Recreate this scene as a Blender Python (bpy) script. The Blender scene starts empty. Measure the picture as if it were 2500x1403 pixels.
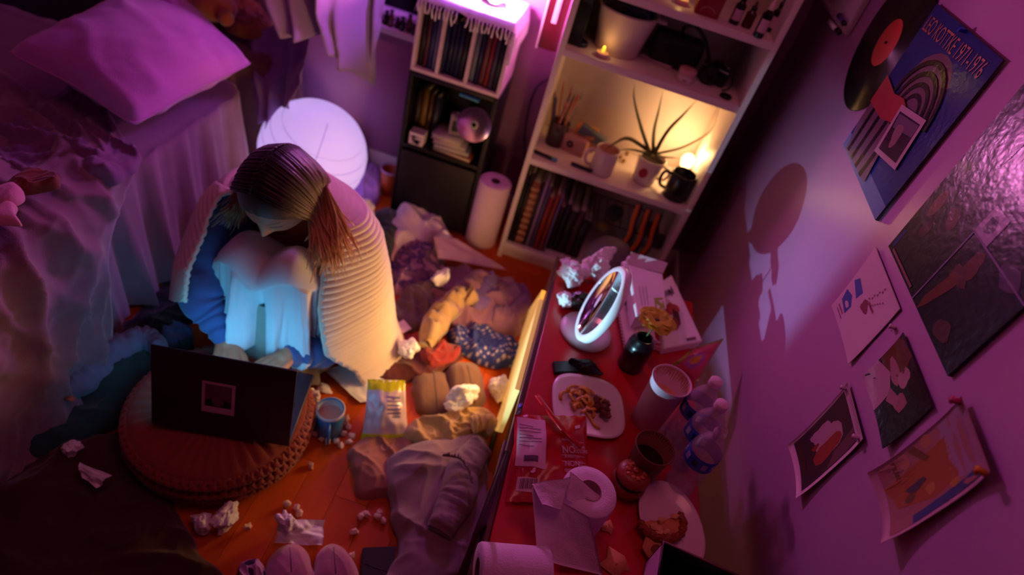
import bpy, bmesh, math, random
from mathutils import Vector, Matrix, noise, Euler
R = random.Random(7)
sc = bpy.context.scene
C = sc.collection
PI = math.pi

# ------------------------------------------------------------------ camera
F = 1488.0
H = 1.45                                   # camera height above the floor
vd = Vector((-560, 1679, F)).normalized()  # the three room axes seen from the camera (x right, y down, z forward)
vy = Vector((400, -1185, F)); vy = (vy - vd * vy.dot(vd)).normalized()
vx = vd.cross(vy)
if vx.x < 0: vx = -vx
cam_d = bpy.data.cameras.new('camera'); cam = bpy.data.objects.new('camera', cam_d); C.objects.link(cam)
right = Vector((vx.x, vy.x, -vd.x)); down = Vector((vx.y, vy.y, -vd.y)); fwd = Vector((vx.z, vy.z, -vd.z))
m = Matrix((right, -down, -fwd)).transposed().to_4x4(); m.translation = Vector((0, 0, H)); cam.matrix_world = m
cam_d.sensor_width = 36; cam_d.lens = F / 2500 * 36; cam_d.clip_start = .02
cam_d.dof.use_dof = True; cam_d.dof.focus_distance = 1.05; cam_d.dof.aperture_fstop = 2.0
sc.camera = cam

# ------------------------------------------------------------------ light
w = bpy.data.worlds.new('world'); sc.world = w; w.use_nodes = True
bg = w.node_tree.nodes['Background']; bg.inputs[0].default_value = (.60, .14, .34, 1); bg.inputs[1].default_value = .012
sc.view_settings.view_transform = 'Standard'; sc.view_settings.look = 'None'
sc.view_settings.exposure = -0.08; sc.view_settings.gamma = 1; sc.view_settings.use_curve_mapping = False

def lamp(name, kind, loc, power, col, size=.05, size_y=None, target=None, spot=None, blend=.3):
    l = bpy.data.lights.new(name, kind); o = bpy.data.objects.new(name, l); C.objects.link(o)
    o.location = loc; l.energy = power; l.color = col
    if kind == 'AREA':
        l.size = size
        if size_y: l.shape = 'RECTANGLE'; l.size_y = size_y
    else: l.shadow_soft_size = size
    if kind == 'SPOT': l.spot_size = spot; l.spot_blend = blend
    if target is not None:
        o.rotation_euler = (Vector(target) - Vector(loc)).to_track_quat('-Z', 'Y').to_euler()
    return o
LAMP_POS = (-.35, 2.05, .895)
lamp('pink_lamp_light', 'POINT', LAMP_POS, 23, (1.0, .25, .70), .045)                       # bulb of the lamp on the crate
lamp('shelf_bulb_light', 'POINT', (.445, 2.06, .555), 2.3, (1.0, .60, .22), .03)            # warm bulb behind the aloe
lamp('table_glow_light', 'AREA', (.070, 1.27, .22), 3.0, (1.0, .55, .20), .20, .12, target=(-.6, 1.25, .30))
lamp('pink_fill_light', 'AREA', (.15, .75, 2.4), 3.2, (1.0, .25, .30), .6, .6, target=(.2, 1.0, 0))  # added overhead fill without a fixture, warms the table and near floor
lamp('violet_fill_light', 'AREA', (-.36, 2.10, 1.12), 3.6, (.46, .12, 1.0), .10, .10, target=(-1.1, 1.3, .3))  # added fill near the globe lamp, tints the bed violet; no lamp of its own
PROJ = Vector((-.67, .18, .175))
lamp('added_projector_light', 'POINT', PROJ, 165.0, (.36, .74, 1.0), .005)  # bulb of the made-up projector, added for the cool wall patch

# ------------------------------------------------------------------ helpers
def P(u, v, z=None, x=None, y=None):
    """the point of the room seen at pixel (u, v) of the photo on the plane z=.., x=.. or y=.."""
    d = Vector((u - 1250.0, v - 701.5, F))
    a, b, c = d.dot(vx), d.dot(vy), d.dot(vd)
    if z is not None: t = (H - z) / c
    elif x is not None: t = x / a
    else: t = y / b
    return Vector((a * t, b * t, H - c * t))

def s2l(c):
    return tuple((x / 12.92 if x <= .04045 else ((x + .055) / 1.055) ** 2.4) for x in [k / 255 for k in c])
MATS = {}
def mat(name, col, rough=.7, var=.12, scale=30, bump=.0, bscale=200, metal=0, sheen=0, trans=0, emit=None, estr=0, attr=False, wave=None, sss=0, alpha=1, coat=0):
    if name in MATS: return MATS[name]
    m = bpy.data.materials.new(name); m.use_nodes = True; nt = m.node_tree; n = nt.nodes; L = nt.links
    b = n['Principled BSDF']
    col = s2l(col)
    tc = n.new('ShaderNodeTexCoord')
    nz = n.new('ShaderNodeTexNoise'); nz.inputs['Scale'].default_value = scale; nz.inputs['Detail'].default_value = 4
    L.new(tc.outputs['Object'], nz.inputs['Vector'])
    ramp = n.new('ShaderNodeMapRange'); ramp.inputs[3].default_value = 1 - var; ramp.inputs[4].default_value = 1 + var
    L.new(nz.outputs['Fac'], ramp.inputs[0])
    mul = n.new('ShaderNodeVectorMath'); mul.operation = 'SCALE'
    if attr:
        at = n.new('ShaderNodeAttribute'); at.attribute_name = 'Col'; L.new(at.outputs['Color'], mul.inputs[0])
    else: mul.inputs[0].default_value = col
    L.new(ramp.outputs[0], mul.inputs['Scale']); L.new(mul.outputs[0], b.inputs['Base Color'])
    b.inputs['Roughness'].default_value = rough; b.inputs['Metallic'].default_value = metal
    if sheen: b.inputs['Sheen Weight'].default_value = sheen; b.inputs['Sheen Roughness'].default_value = .5
    if trans: b.inputs['Transmission Weight'].default_value = trans
    if coat: b.inputs['Coat Weight'].default_value = coat; b.inputs['Coat Roughness'].default_value = .12
    if sss: b.inputs['Subsurface Weight'].default_value = sss; b.inputs['Subsurface Radius'].default_value = (.02, .008, .004)
    if alpha < 1: b.inputs['Alpha'].default_value = alpha
    if emit: b.inputs['Emission Color'].default_value = (*emit, 1); b.inputs['Emission Strength'].default_value = estr
    if bump:
        bp = n.new('ShaderNodeBump'); bp.inputs['Strength'].default_value = bump; bp.inputs['Distance'].default_value = .002
        n2 = n.new('ShaderNodeTexNoise'); n2.inputs['Scale'].default_value = bscale; n2.inputs['Detail'].default_value = 3
        L.new(tc.outputs['Object'], n2.inputs['Vector']); L.new(n2.outputs['Fac'], bp.inputs['Height'])
        L.new(bp.outputs[0], b.inputs['Normal'])
    MATS[name] = m; return m
def fab(name, col, var=.15, sheen=.3): return mat(name, col, .92, var, 18, .5, 500, sheen=sheen)
paint = mat('printed_surface', (255, 255, 255), .5, .05, 60, attr=True)
gloss_print = mat('glossy_print', (255, 255, 255), .16, .05, 60, attr=True, bump=.25, bscale=90)
paper = mat('tissue_paper', (245, 238, 235), .85, .05, 60, .35, 260)
white_p = mat('white_plastic', (236, 230, 228), .35, .03)
black_p = mat('black_plastic', (12, 12, 14), .4, .1)

def offs(o):
    v = Vector((0, 0, 0))
    while o: v += o.location; o = o.parent
    return v
def link_mesh(name, me, parent=None, loc=None):
    o = bpy.data.objects.new(name, me); C.objects.link(o)
    if parent: o.parent = parent
    if loc is not None: o.location = loc
    return o
def tag(o, label=None, cat=None, group=None, kind=None):
    if label: o['label'] = label
    if cat: o['category'] = cat
    if group: o['group'] = group
    if kind: o['kind'] = kind
    return o
def thing(name, label, cat, loc, group=None, rot=None):
    o = bpy.data.objects.new(name, None); C.objects.link(o); o.location = loc; o.empty_display_size = .03
    if rot: o.rotation_euler = rot
    return tag(o, label, cat, group)
def mesh(name, vs, fs, m, parent=None, world=True, smooth=True, cols=None):
    """world=True: vs are room coordinates (parents unrotated); world=False: vs are local to the parent"""
    vs = [Vector(v) for v in vs]; loc = None
    if world:
        if parent: o = offs(parent); vs = [v - o for v in vs]
        else:
            n = len(vs); c = sum(vs, Vector()) / n; c.z = min(v.z for v in vs); vs = [v - c for v in vs]; loc = c
    me = bpy.data.meshes.new(name); me.from_pydata([tuple(v) for v in vs], [], fs); me.update()
    if smooth: me.shade_smooth()
    if m: me.materials.append(m)
    if cols:
        a = me.color_attributes.new('Col', 'FLOAT_COLOR', 'POINT')
        for i, c in enumerate(cols): a.data[i].color = (*c, 1)
    return link_mesh(name, me, parent, loc)
class MB:
    def __init__(s): s.v = []; s.f = []; s.c = []; s.col = (1, 1, 1)
    def ext(s, vs, fs):
        n = len(s.v); s.v += [Vector(x) for x in vs]; s.f += [tuple(i + n for i in f) for f in fs]; s.c += [s.col] * len(vs); return s
    def color(s, c): s.col = s2l(c); return s
    def box(s, a, b, bev=0, M=None):
        x0, y0, z0 = a; x1, y1, z1 = b
        if bev:
            bm = bmesh.new(); bmesh.ops.create_cube(bm, size=1)
            for q in bm.verts: q.co = Vector(((x0 + x1) / 2 + q.co.x * (x1 - x0), (y0 + y1) / 2 + q.co.y * (y1 - y0), (z0 + z1) / 2 + q.co.z * (z1 - z0)))
            bmesh.ops.bevel(bm, geom=bm.edges[:], offset=bev, segments=2, affect='EDGES', profile=.6)
            bm.verts.index_update(); vs = [q.co.copy() for q in bm.verts]; fs = [[q.index for q in f.verts] for f in bm.faces]; bm.free()
        else:
            vs = [Vector((x, y, z)) for z in (z0, z1) for y in (y0, y1) for x in (x0, x1)]
            fs = [(0, 2, 3, 1), (4, 5, 7, 6), (0, 1, 5, 4), (2, 6, 7, 3), (0, 4, 6, 2), (1, 3, 7, 5)]
        if M: vs = [M @ q for q in vs]
        return s.ext(vs, fs)
    def lathe(s, prof, seg=32, M=None, sx=1, sy=1):
        vs = []; fs = []
        for r, z in prof:
            for i in range(seg):
                a = 2 * PI * i / seg; vs.append(Vector((r * sx * math.cos(a), r * sy * math.sin(a), z)))
        for k in range(len(prof) - 1):
            for i in range(seg):
                j = (i + 1) % seg; fs.append((k * seg + i, k * seg + j, (k + 1) * seg + j, (k + 1) * seg + i))
        if M: vs = [M @ q for q in vs]
        return s.ext(vs, fs)
    def tube(s, pts, rad, seg=8, closed=False, cap=True):
        pts = [Vector(p) for p in pts]; n = len(pts)
        if not hasattr(rad, '__len__'): rad = [rad] * n
        vs = []; fs = []; up = Vector((0, 0, 1)); prev = None
        for i in range(n):
            a = pts[(i - 1) % n] if (closed or i) else pts[0]; b = pts[(i + 1) % n] if (closed or i < n - 1) else pts[-1]
            t = (b - a).normalized() if (b - a).length > 1e-9 else Vector((0, 0, 1))
            if prev is None: prev = up.cross(t) if abs(t.z) < .95 else Vector((1, 0, 0)).cross(t)
            u = (prev - t * prev.dot(t)); u = u.normalized() if u.length > 1e-6 else t.orthogonal().normalized()
            prev = u; v = t.cross(u)
            r = rad[i]; ra, rb = (r if hasattr(r, '__len__') else (r, r))
            for k in range(seg):
                q = 2 * PI * k / seg; vs.append(pts[i] + u * ra * math.cos(q) + v * rb * math.sin(q))
        for i in range(n if closed else n - 1):
            j = (i + 1) % n
            for k in range(seg):
                l = (k + 1) % seg; fs.append((i * seg + k, i * seg + l, j * seg + l, j * seg + k))
        if cap and not closed: fs += [tuple(range(seg - 1, -1, -1)), tuple(range((n - 1) * seg, n * seg))]
        return s.ext(vs, fs)
    def poly(s, pts, z=0, th=0):
        n = len(pts); vs = [Vector((p[0], p[1], z)) for p in pts]
        if th:
            vs += [Vector((p[0], p[1], z - th)) for p in pts]
            fs = [tuple(range(n)), tuple(range(2 * n - 1, n - 1, -1))] + [(i, n + i, n + (i + 1) % n, (i + 1) % n) for i in range(n)]
        else: fs = [tuple(range(n))]
        return s.ext(vs, fs)
    def ell(s, cx, cy, rx, ry, z=0, n=24, rot=0, th=0):
        ca, sa = math.cos(rot), math.sin(rot)
        return s.poly([(cx + rx * math.cos(2 * PI * i / n) * ca - ry * math.sin(2 * PI * i / n) * sa, cy + rx * math.cos(2 * PI * i / n) * sa + ry * math.sin(2 * PI * i / n) * ca) for i in range(n)], z, th)
    def rect(s, x0, y0, x1, y1, z=0, th=0): return s.poly([(x0, y0), (x1, y0), (x1, y1), (x0, y1)], z, th)
    def xf(s, M): s.v = [M @ q for q in s.v]; return s
    def put(s, name, m, parent=None, world=False, smooth=True, colors=False):
        return mesh(name, s.v, s.f, m, parent, world, smooth, s.c if colors else None)
def flat(o):
    for p in o.data.polygons: p.use_smooth = False
    return o
def auto(o, deg=35):
    me = o.data; bm = bmesh.new(); bm.from_mesh(me)
    for e in bm.edges:
        if len(e.link_faces) == 2 and e.calc_face_angle(0) > math.radians(deg): e.smooth = False
    bm.to_mesh(me); bm.free(); return o
def Tm(x, y, z): return Matrix.Translation((x, y, z))
def Rz(a): return Matrix.Rotation(a, 4, 'Z')
def Rx(a): return Matrix.Rotation(a, 4, 'X')
def Ry(a): return Matrix.Rotation(a, 4, 'Y')

def nz(p, s=0.0): return noise.noise(Vector((p[0] + s, p[1] - s * 1.7, (p[2] if len(p) > 2 else 0) + s * .6)))
def folds(x, y, ang, freq, warp=1.3, seed=0.0):
    """height 0..1 of creased cloth: narrow ridges along one direction, crossed by finer ones"""
    wx = x + .035 * warp * nz((x * 6, y * 6), seed); wy = y + .035 * warp * nz((x * 6, y * 6), seed + 11)
    f = freq * .30; out = 0
    for k, (da, fr, am, st) in enumerate(((0, 1, .62, .34), (.9, 1.5, .34, .4), (-.5, 3.1, .15, .5))):
        ca, sa = math.cos(ang + da), math.sin(ang + da); a = (wx * ca + wy * sa) * f * fr; b = (-wx * sa + wy * ca) * f * fr * st
        r = max(0, 1 - abs(nz((a, b), seed + 7 * k)) * 2.6); out += am * r * r
    return out
def cr_closed(pts, n):
    out = []; k = len(pts)
    for i in range(n):
        t = i / n * k; j = int(t); f = t - j
        p0, p1, p2, p3 = [pts[(j + q) % k] for q in (-1, 0, 1, 2)]
        out.append(.5 * ((2 * p1) + (p2 - p0) * f + (2 * p0 - 5 * p1 + 4 * p2 - p3) * f * f + (3 * p1 - p0 - 3 * p2 + p3) * f ** 3))
    return out
def cr_open(pts, n):
    pts = [Vector(p) for p in pts]; pts = [2 * pts[0] - pts[1]] + pts + [2 * pts[-1] - pts[-2]]; k = len(pts) - 3; out = []
    for i in range(n):
        t = i / (n - 1) * k; j = min(int(t), k - 1); f = t - j
        p0, p1, p2, p3 = pts[j:j + 4]
        out.append(.5 * ((2 * p1) + (p2 - p0) * f + (2 * p0 - 5 * p1 + 4 * p2 - p3) * f * f + (3 * p1 - p0 - 3 * p2 + p3) * f ** 3))
    return out
def cloth(name, px, z0, th, m, label=None, cat=None, parent=None, seed=0, ang=0, freq=60, amp=.02, warp=1.3, n=96, rings=30, zf=None, wob=.006, group=None, base=None, prof=.5, cfun=None):
    """a heaped piece of cloth on the floor or the bed: its outline, a domed top, folds and creases"""
    zz = z0 + th * .35
    o2 = [P(u, v, z=zz) for u, v in px]
    out = cr_closed([Vector((p.x, p.y, 0)) for p in o2], n)
    c = sum(out, Vector()) / n
    vs = []; fs = []; cols = []
    for k in range(rings + 1):
        r = k / rings
        for i in range(n):
            p = c + (out[i] - c) * r
            wv = wob * r * r
            p = p + Vector((nz((p.x * 22, p.y * 22), seed + 5), nz((p.x * 22, p.y * 22), seed + 15), 0)) * wv * 2
            e = max(0, 1 - r ** 3.5) ** prof
            h = th * .72 * e * (.8 + .6 * nz((p.x * 7, p.y * 7), seed + 40)) + amp * 1.1 * folds(p.x, p.y, ang, freq, warp, seed) * min(1, (1 - r) * 7 + .12)
            zb = z0 + (zf(p.x, p.y) if zf else 0)
            vs.append(Vector((p.x, p.y, zb + max(h, .004) * (1 if k < rings else .25))))
            if cfun: cols.append(cfun(p.x, p.y, r))
    for k in range(rings):
        for i in range(n):
            j = (i + 1) % n; fs.append((k * n + i, (k + 1) * n + i, (k + 1) * n + j, k * n + j))
    vs += [Vector((v.x, v.y, (z0 + (zf(v.x, v.y) if zf else 0)) )) for v in vs[rings * n:]]
    if cfun: cols += cols[rings * n:]
    for i in range(n):
        j = (i + 1) % n; fs.append((rings * n + i, (rings + 1) * n + i, (rings + 1) * n + j, rings * n + j))
    o = mesh(name, vs, fs, m, parent, True, True, cols if cfun else None)
    if label: tag(o, label, cat, group)
    return o
def strip(name, px, z0, widths, th, m, parent=None, seed=0, label=None, cat=None, n=50, k=22, zs=None, amp=.012, freq=70, group=None):
    """a sleeve, trouser leg or strap lying in a bent line"""
    pts = [P(u, v, z=(zs[i] if zs else z0)) for i, (u, v) in enumerate(px)]
    c = cr_open(pts, n); wd = cr_open([Vector((x, 0, 0)) for x in widths], n)
    vs = []; fs = []
    for i in range(n):
        t = (c[min(i + 1, n - 1)] - c[max(i - 1, 0)]); t.z = 0; t.normalize(); s = Vector((-t.y, t.x, 0))
        e = min(1, i / 3 + .35, (n - 1 - i) / 3 + .35)
        for q in range(k):
            a = PI * 2 * q / k; x = math.cos(a); y = math.sin(a)
            p = c[i] + s * wd[i].x / 2 * x * (.9 + .1 * e)
            if y > 0:
                p = p + Vector((0, 0, 1)) * (th * .7 * (y ** .7) * e + amp * 2.0 * y * folds(p.x, p.y, math.atan2(t.y, t.x) + .5 * nz((i * .1, 0), seed), freq, 1.2, seed))
            p = p + s * .006 * nz((p.x * 25, p.y * 25), seed)
            vs.append(p)
    for i in range(n - 1):
        for q in range(k):
            l = (q + 1) % k; fs.append((i * k + q, i * k + l, (i + 1) * k + l, (i + 1) * k + q))
    fs += [tuple(range(k)), tuple(range((n - 1) * k, n * k))[::-1]]
    o = mesh(name, vs, fs, m, parent, True)
    if label: tag(o, label, cat, group)
    return o
def crumple(name, loc, size, label, cat='tissue', seed=0, m=None, sub=4, group=None, rot=0, parent=None, sharp=1.0):
    """a crumpled tissue: a sheet squeezed into facets and pointed folds"""
    bm = bmesh.new(); bmesh.ops.create_icosphere(bm, subdivisions=sub, radius=1)
    vs = []
    for q in bm.verts:
        d = q.co.normalized(); r = .72
        r += .42 * abs(nz(d * 1.6, seed)) * sharp + .30 * (1 - abs(nz(d * 3.1, seed + 4)) * 2.2) * .5 + .10 * abs(nz(d * 7, seed + 8))
        k = max(0, nz(d * 1.1, seed + 30)) * .9; r += k
        vs.append(Vector((d.x * r * size[0], d.y * r * size[1], d.z * r * size[2])))
    mz = min(v.z for v in vs); M = Rz(rot)
    vs = [M @ (v - Vector((0, 0, mz))) for v in vs]
    bm.verts.index_update(); fs = [[q.index for q in f.verts] for f in bm.faces]; bm.free()
    me = bpy.data.meshes.new(name); me.from_pydata([tuple(v) for v in vs], [], fs); me.materials.append(m or paper); me.shade_smooth()
    o = link_mesh(name, me, parent, loc)
    auto(o, 38)
    if label: tag(o, label, cat, group)
    return o
def sheet(name, px, zs, label, cat, m=None, seed=0, curl=.01, n=24, th=.0012, parent=None, world_pts=None, group=None):
    """a loose sheet: four corners (room points), gently curled, with real thickness"""
    c4 = world_pts or [P(u, v, z=z) for (u, v), z in zip(px, zs)]
    c4 = [Vector(c) for c in c4]; vs = []; fs = []
    nn = (c4[1] - c4[0]).cross(c4[3] - c4[0]).normalized()
    if nn.z < 0: nn = -nn
    for i in range(n + 1):
        for j in range(n + 1):
            a, b = i / n, j / n
            p = (c4[0] * (1 - a) + c4[1] * a) * (1 - b) + (c4[3] * (1 - a) + c4[2] * a) * b
            h = curl * (nz((a * 2.2, b * 2.2), seed) + .6 * abs(nz((a * 4, b * 4), seed + 7)) + .5)
            vs.append(p + nn * h)
    N = len(vs); vs += [v - nn * th for v in vs]; w1 = n + 1
    for i in range(n):
        for j in range(n):
            q = (i * w1 + j, (i + 1) * w1 + j, (i + 1) * w1 + j + 1, i * w1 + j + 1); fs.append(q); fs.append(tuple(x + N for x in q[::-1]))
    rim = [i * w1 for i in range(w1)] + [n * w1 + j for j in range(1, w1)] + [i * w1 + n for i in range(n - 1, -1, -1)] + [j for j in range(n - 1, 0, -1)]
    for a, b in zip(rim, rim[1:] + rim[:1]): fs.append((a, b, b + N, a + N))
    o = mesh(name, vs, fs, m or paper, parent)
    if label: tag(o, label, cat, group)
    return o
def text(name, s, size, parent, loc, m, rot=(0, 0, 0), sx=1, align='LEFT', ext=.0004):
    cu = bpy.data.curves.new(name, 'FONT'); cu.body = s; cu.size = size; cu.extrude = ext; cu.align_x = align
    cu.resolution_u = 3; tmp = bpy.data.objects.new(name, cu); C.objects.link(tmp); bpy.context.view_layer.update()
    me = bpy.data.meshes.new_from_object(tmp.evaluated_get(bpy.context.evaluated_depsgraph_get())); bpy.data.objects.remove(tmp)
    me.materials.clear(); me.materials.append(m); o = bpy.data.objects.new(name, me); C.objects.link(o)
    o.parent = parent; o.location = loc; o.rotation_euler = rot; o.scale = (sx, 1, 1); return o
ORD = 'first second third fourth fifth sixth seventh eighth ninth tenth eleventh twelfth thirteenth fourteenth fifteenth sixteenth'.split()
def copy_tree(o, parent=None):
    c = o.copy(); C.objects.link(c)
    if parent: c.parent = parent
    for ch in list(o.children): copy_tree(ch, c)
    return c
# ------------------------------------------------------------------ the room
WX = .61; WY = 2.19; LX = -2.45
wallm = mat('lilac_wall_paint', (204, 142, 196), .36, .04, 3, .25, 60)
def struct(o): o['kind'] = 'structure'; return o
struct(MB().box((WX, -2.2, 0), (WX + .08, WY + .08, 2.5)).put('wall_right', wallm))
struct(MB().box((LX - .08, -2.2, 0), (LX, WY + .08, 2.5)).put('wall_left', wallm))
bw = MB()                                                  # back wall, with the hole of the window
bw.box((-.55, WY, 0), (WX, WY + .08, 2.5)); bw.box((LX, WY, 0), (-1.5, WY + .08, 2.5))
bw.box((-1.5, WY, 0), (-.55, WY + .08, .62)); bw.box((-1.5, WY, 1.7), (-.55, WY + .08, 2.5))
struct(bw.put('wall_back', wallm))
win = MB().box((-1.5, WY + .05, .62), (-.55, WY + .06, 1.7)).put('window_1', mat('night_window_pane', (6, 6, 10), .12)); struct(win)
wf = mat('white_trim', (214, 196, 200), .45, .04)
fr = MB()
for x in (-1.5, -1.04, -.585): fr.box((x, WY + .01, .62), (x + .035, WY + .05, 1.7))
for z in (.62, 1.14, 1.665): fr.box((-1.5, WY + .01, z), (-.55, WY + .05, z + .035))
fr.put('window_frame', wf, win)
MB().box((-1.53, WY - .035, .585), (-.55, WY + .05, .61), .004).put('window_sill', wf, win)
struct(MB().box((LX, WY - .015, 0), (WX, WY, .09), .003).put('baseboard_back', wf))
struct(MB().box((WX - .015, -2.2, 0), (WX, WY - .015, .09), .003).put('baseboard_right', wf))
struct(MB().box((LX - .08, -2.2, 2.5), (WX + .08, WY + .08, 2.56)).put('ceiling', wallm))
# floor of separate boards that run along the dresser
wood = []
for i, c in enumerate([(206, 88, 14), (198, 82, 12), (212, 94, 18), (190, 76, 12)]):
    m_ = mat('oak_board_%d' % i, c, .55, .1, 8, .15, 120); m_.node_tree.nodes['Principled BSDF'].inputs['Specular IOR Level'].default_value = .25
    nt = m_.node_tree; tcn = [q for q in nt.nodes if q.type == 'TEX_COORD'][0]
    mp = nt.nodes.new('ShaderNodeMapping'); mp.inputs['Scale'].default_value = (9, 1, 1)
    nt.links.new(tcn.outputs['Object'], mp.inputs[0])
    for q in nt.nodes:
        if q.type == 'TEX_NOISE' and q.inputs['Scale'].default_value == 8: nt.links.new(mp.outputs[0], q.inputs['Vector'])
    wood.append(m_)
floor = MB().box((LX, -2.2, -.06), (WX, WY, -.004)).put('floor', mat('dark_subfloor', (60, 26, 14), .8)); struct(floor)
board_cache = {}
bwid = .085
nb = int((WX - -1.35) / bwid) + 1
for i in range(nb):
    x0 = WX - .015 - (i + 1) * bwid
    y = -.35 - R.random() * .5; 
    while y < WY - .02:
        L = .75 if R.random() < .5 else .55
        y1 = min(y + L, WY - .016)
        key = (round(y1 - y, 2), R.randrange(4))
        if key not in board_cache:
            b_ = MB().box((0, 0, -.005), (bwid - .0008, y1 - y - .0008, 0), .0008)
            me = bpy.data.meshes.new('board'); me.from_pydata([tuple(q) for q in b_.v], [], b_.f); me.materials.append(wood[key[1]]); board_cache[key] = me
        link_mesh('floor_board', board_cache[key], floor, (x0, y, 0))
        y = y1
# ------------------------------------------------------------------ added projector, unseen, made up to throw the cool patch on the wall
pt = thing('added_projector', 'small black projector added out of view beside the near end of the bed', 'projector', PROJ)
b_ = MB(); tgt = [Vector((WX, 1.12, .42)), Vector((WX, 2.0, .10)), Vector((WX, 2.0, 1.03)), Vector((WX, 1.12, 1.0))]
q0 = [(t - PROJ) * .02 for t in tgt]; q1 = [(t - PROJ) * .075 for t in tgt]
b_.ext(q0 + q1, [(i, (i + 1) % 4, 4 + (i + 1) % 4, 4 + i) for i in range(4)])
dirc = (sum(tgt, Vector()) / 4 - PROJ).normalized()
# housing behind the lens: a closed box around the bulb, joined to the snout
back = [q * 1.0 - dirc * .05 for q in q0]
b_.ext(q0 + back, [(i, (i + 1) % 4, 4 + (i + 1) % 4, 4 + i) for i in range(4)] + [(4, 5, 6, 7)])
b_.put('added_projector_housing', black_p, pt)
MB().lathe([(0, -.175), (.03, -.175), (.03, -.17), (.008, -.165), (.008, -.03)], 16, Tm(-.03, -.03, 0)).put('stand', black_p, pt)  # stand of the added projector

# ------------------------------------------------------------------ bookcase
bc = thing('bookcase', 'tall white open bookcase against the back wall beside the right wall', 'bookcase', (.2, 2.02, 0))
wl = mat('white_laminate', (232, 214, 212), .45, .03, 6)
BX0, BX1, BY0, BY1 = -.1, .495, 1.88, 2.175
def bput(a, b, n, bev=.0015): return MB().box(a, b, bev).put(n, wl, bc, world=True)
bput((BX0, BY0, 0), (BX0 + .018, BY1, 1.9), 'side_panel'); bput((BX1 - .018, BY0, 0), (BX1, BY1, 1.9), 'side_panel')
bput((BX0 + .018, BY1 - .005, .03), (BX1 - .018, BY1, 1.9), 'back_panel', 0)
SH = {'bottom': .07, 'low': .444, 'mid': .828, 'top': 1.025, 'crown': 1.4}
for k, z in SH.items(): bput((BX0 + .018, BY0, z - .022), (BX1 - .018, BY1 - .005, z), 'shelf_board')
bput((BX0 + .018, BY0 + .02, 0), (BX1 - .018, BY0 + .035, .048), 'plinth')

# ------------------------------------------------------------------ black shelf unit, crate, lamp
UX0, UX1, UY0, UY1 = -.56, -.245, 1.93, 2.17
us = thing('shelf_unit', 'low black shelf unit with a closed lower half left of the white bookcase', 'shelf unit', (-.4, 2.05, 0))
bk = mat('black_wood', (16, 13, 18), .45, .1)
def uput(a, b, n): return MB().box(a, b, .0015).put(n, bk, us, world=True)
uput((UX0, UY0, 0), (UX0 + .016, UY1, .585), 'side_panel'); uput((UX1 - .016, UY0, 0), (UX1, UY1, .585), 'side_panel')
uput((UX0 + .016, UY1 - .006, 0), (UX1 - .016, UY1, .585), 'back_panel')
for z in (.02, .30, .57): uput((UX0 + .016, UY0, z), (UX1 - .016, UY1 - .006, z + .015), 'shelf_board')
d_ = uput((UX0 + .018, UY0 - .012, .02), (UX1 - .018, UY0 + .002, .295), 'door')
CZ = .587
cr = thing('book_crate', 'white wooden crate of books on top of the black shelf unit', 'crate', (-.4, 2.04, CZ))
cw = mat('white_crate_wood', (226, 204, 210), .6, .06)
def cput(a, b, n): return MB().box(a, b, .002).put(n, cw, cr, world=True)
cput((UX0 + .002, UY0, CZ), (UX1 - .002, UY1 - .01, CZ + .014), 'bottom_board')
cput((UX0 + .002, UY0, CZ + .23), (UX1 - .002, UY1 - .01, CZ + .242), 'top_board')
cput((UX0 + .002, UY0, CZ + .014), (UX0 + .014, UY1 - .01, CZ + .23), 'side_board'); cput((UX1 - .014, UY0, CZ + .014), (UX1 - .002, UY1 - .01, CZ + .23), 'side_board')
for x in (-.475, -.375): cput((x, UY0, CZ + .014), (x + .012, UY0 + .16, CZ + .23), 'divider')
cput((UX0 + .014, UY1 - .016, CZ + .014), (UX1 - .014, UY1 - .01, CZ + .23), 'back_board')
spc = [(40, 26, 40), (70, 60, 90), (24, 30, 80), (90, 40, 60), (30, 30, 50), (120, 70, 80), (50, 46, 110), (24, 22, 30), (140, 40, 50), (110, 120, 150)]
def book(x0, x1, y0, z0, h, dpt, col, label, grp, lean=0, cat='book'):
    t = thing('book', label, cat, ((x0 + x1) / 2, y0, z0), grp, rot=(0, lean, 0)); w_ = (x1 - x0) / 2
    m_ = mat('cover_%d_%d_%d' % col, col, .5, .1)
    MB().box((-w_, 0, 0), (-w_ + .0015, dpt, h)).box((w_ - .0015, 0, 0), (w_, dpt, h)).box((-w_, 0, 0), (w_, .0015, h)).put('cover', m_, t)
    MB().box((-w_ + .0016, .002, .002), (w_ - .0016, dpt - .003, h - .003)).put('pages', mat('book_pages', (200, 186, 170), .9), t)
    return t
x = UX0 + .017; i = 0
cn = ['black', 'grey', 'navy blue', 'plum', 'dark', 'pinkish', 'violet', 'black', 'red', 'pale blue']
secs = [(UX0 + .018, -.478), (-.461, -.378), (-.361, UX1 - .018)]
names = ['left', 'middle', 'right']
for si, (a, b) in enumerate(secs):
    x = a; k = 0
    while x < b - .012:
        w_ = R.uniform(.012, .019); ci = (i * 3 + si) % 10 if si != 1 else R.choice([2, 4, 7])
        book(x, min(x + w_, b), UY0 + .01 + R.random() * .012, CZ + .015, R.uniform(.165, .198), .13, spc[ci],
             '%s book, %s from the left in the %s bay of the white crate' % (cn[ci], ORD[k], names[si]), 'books in the crate')
        x += w_ + .0012; i += 1; k += 1
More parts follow.
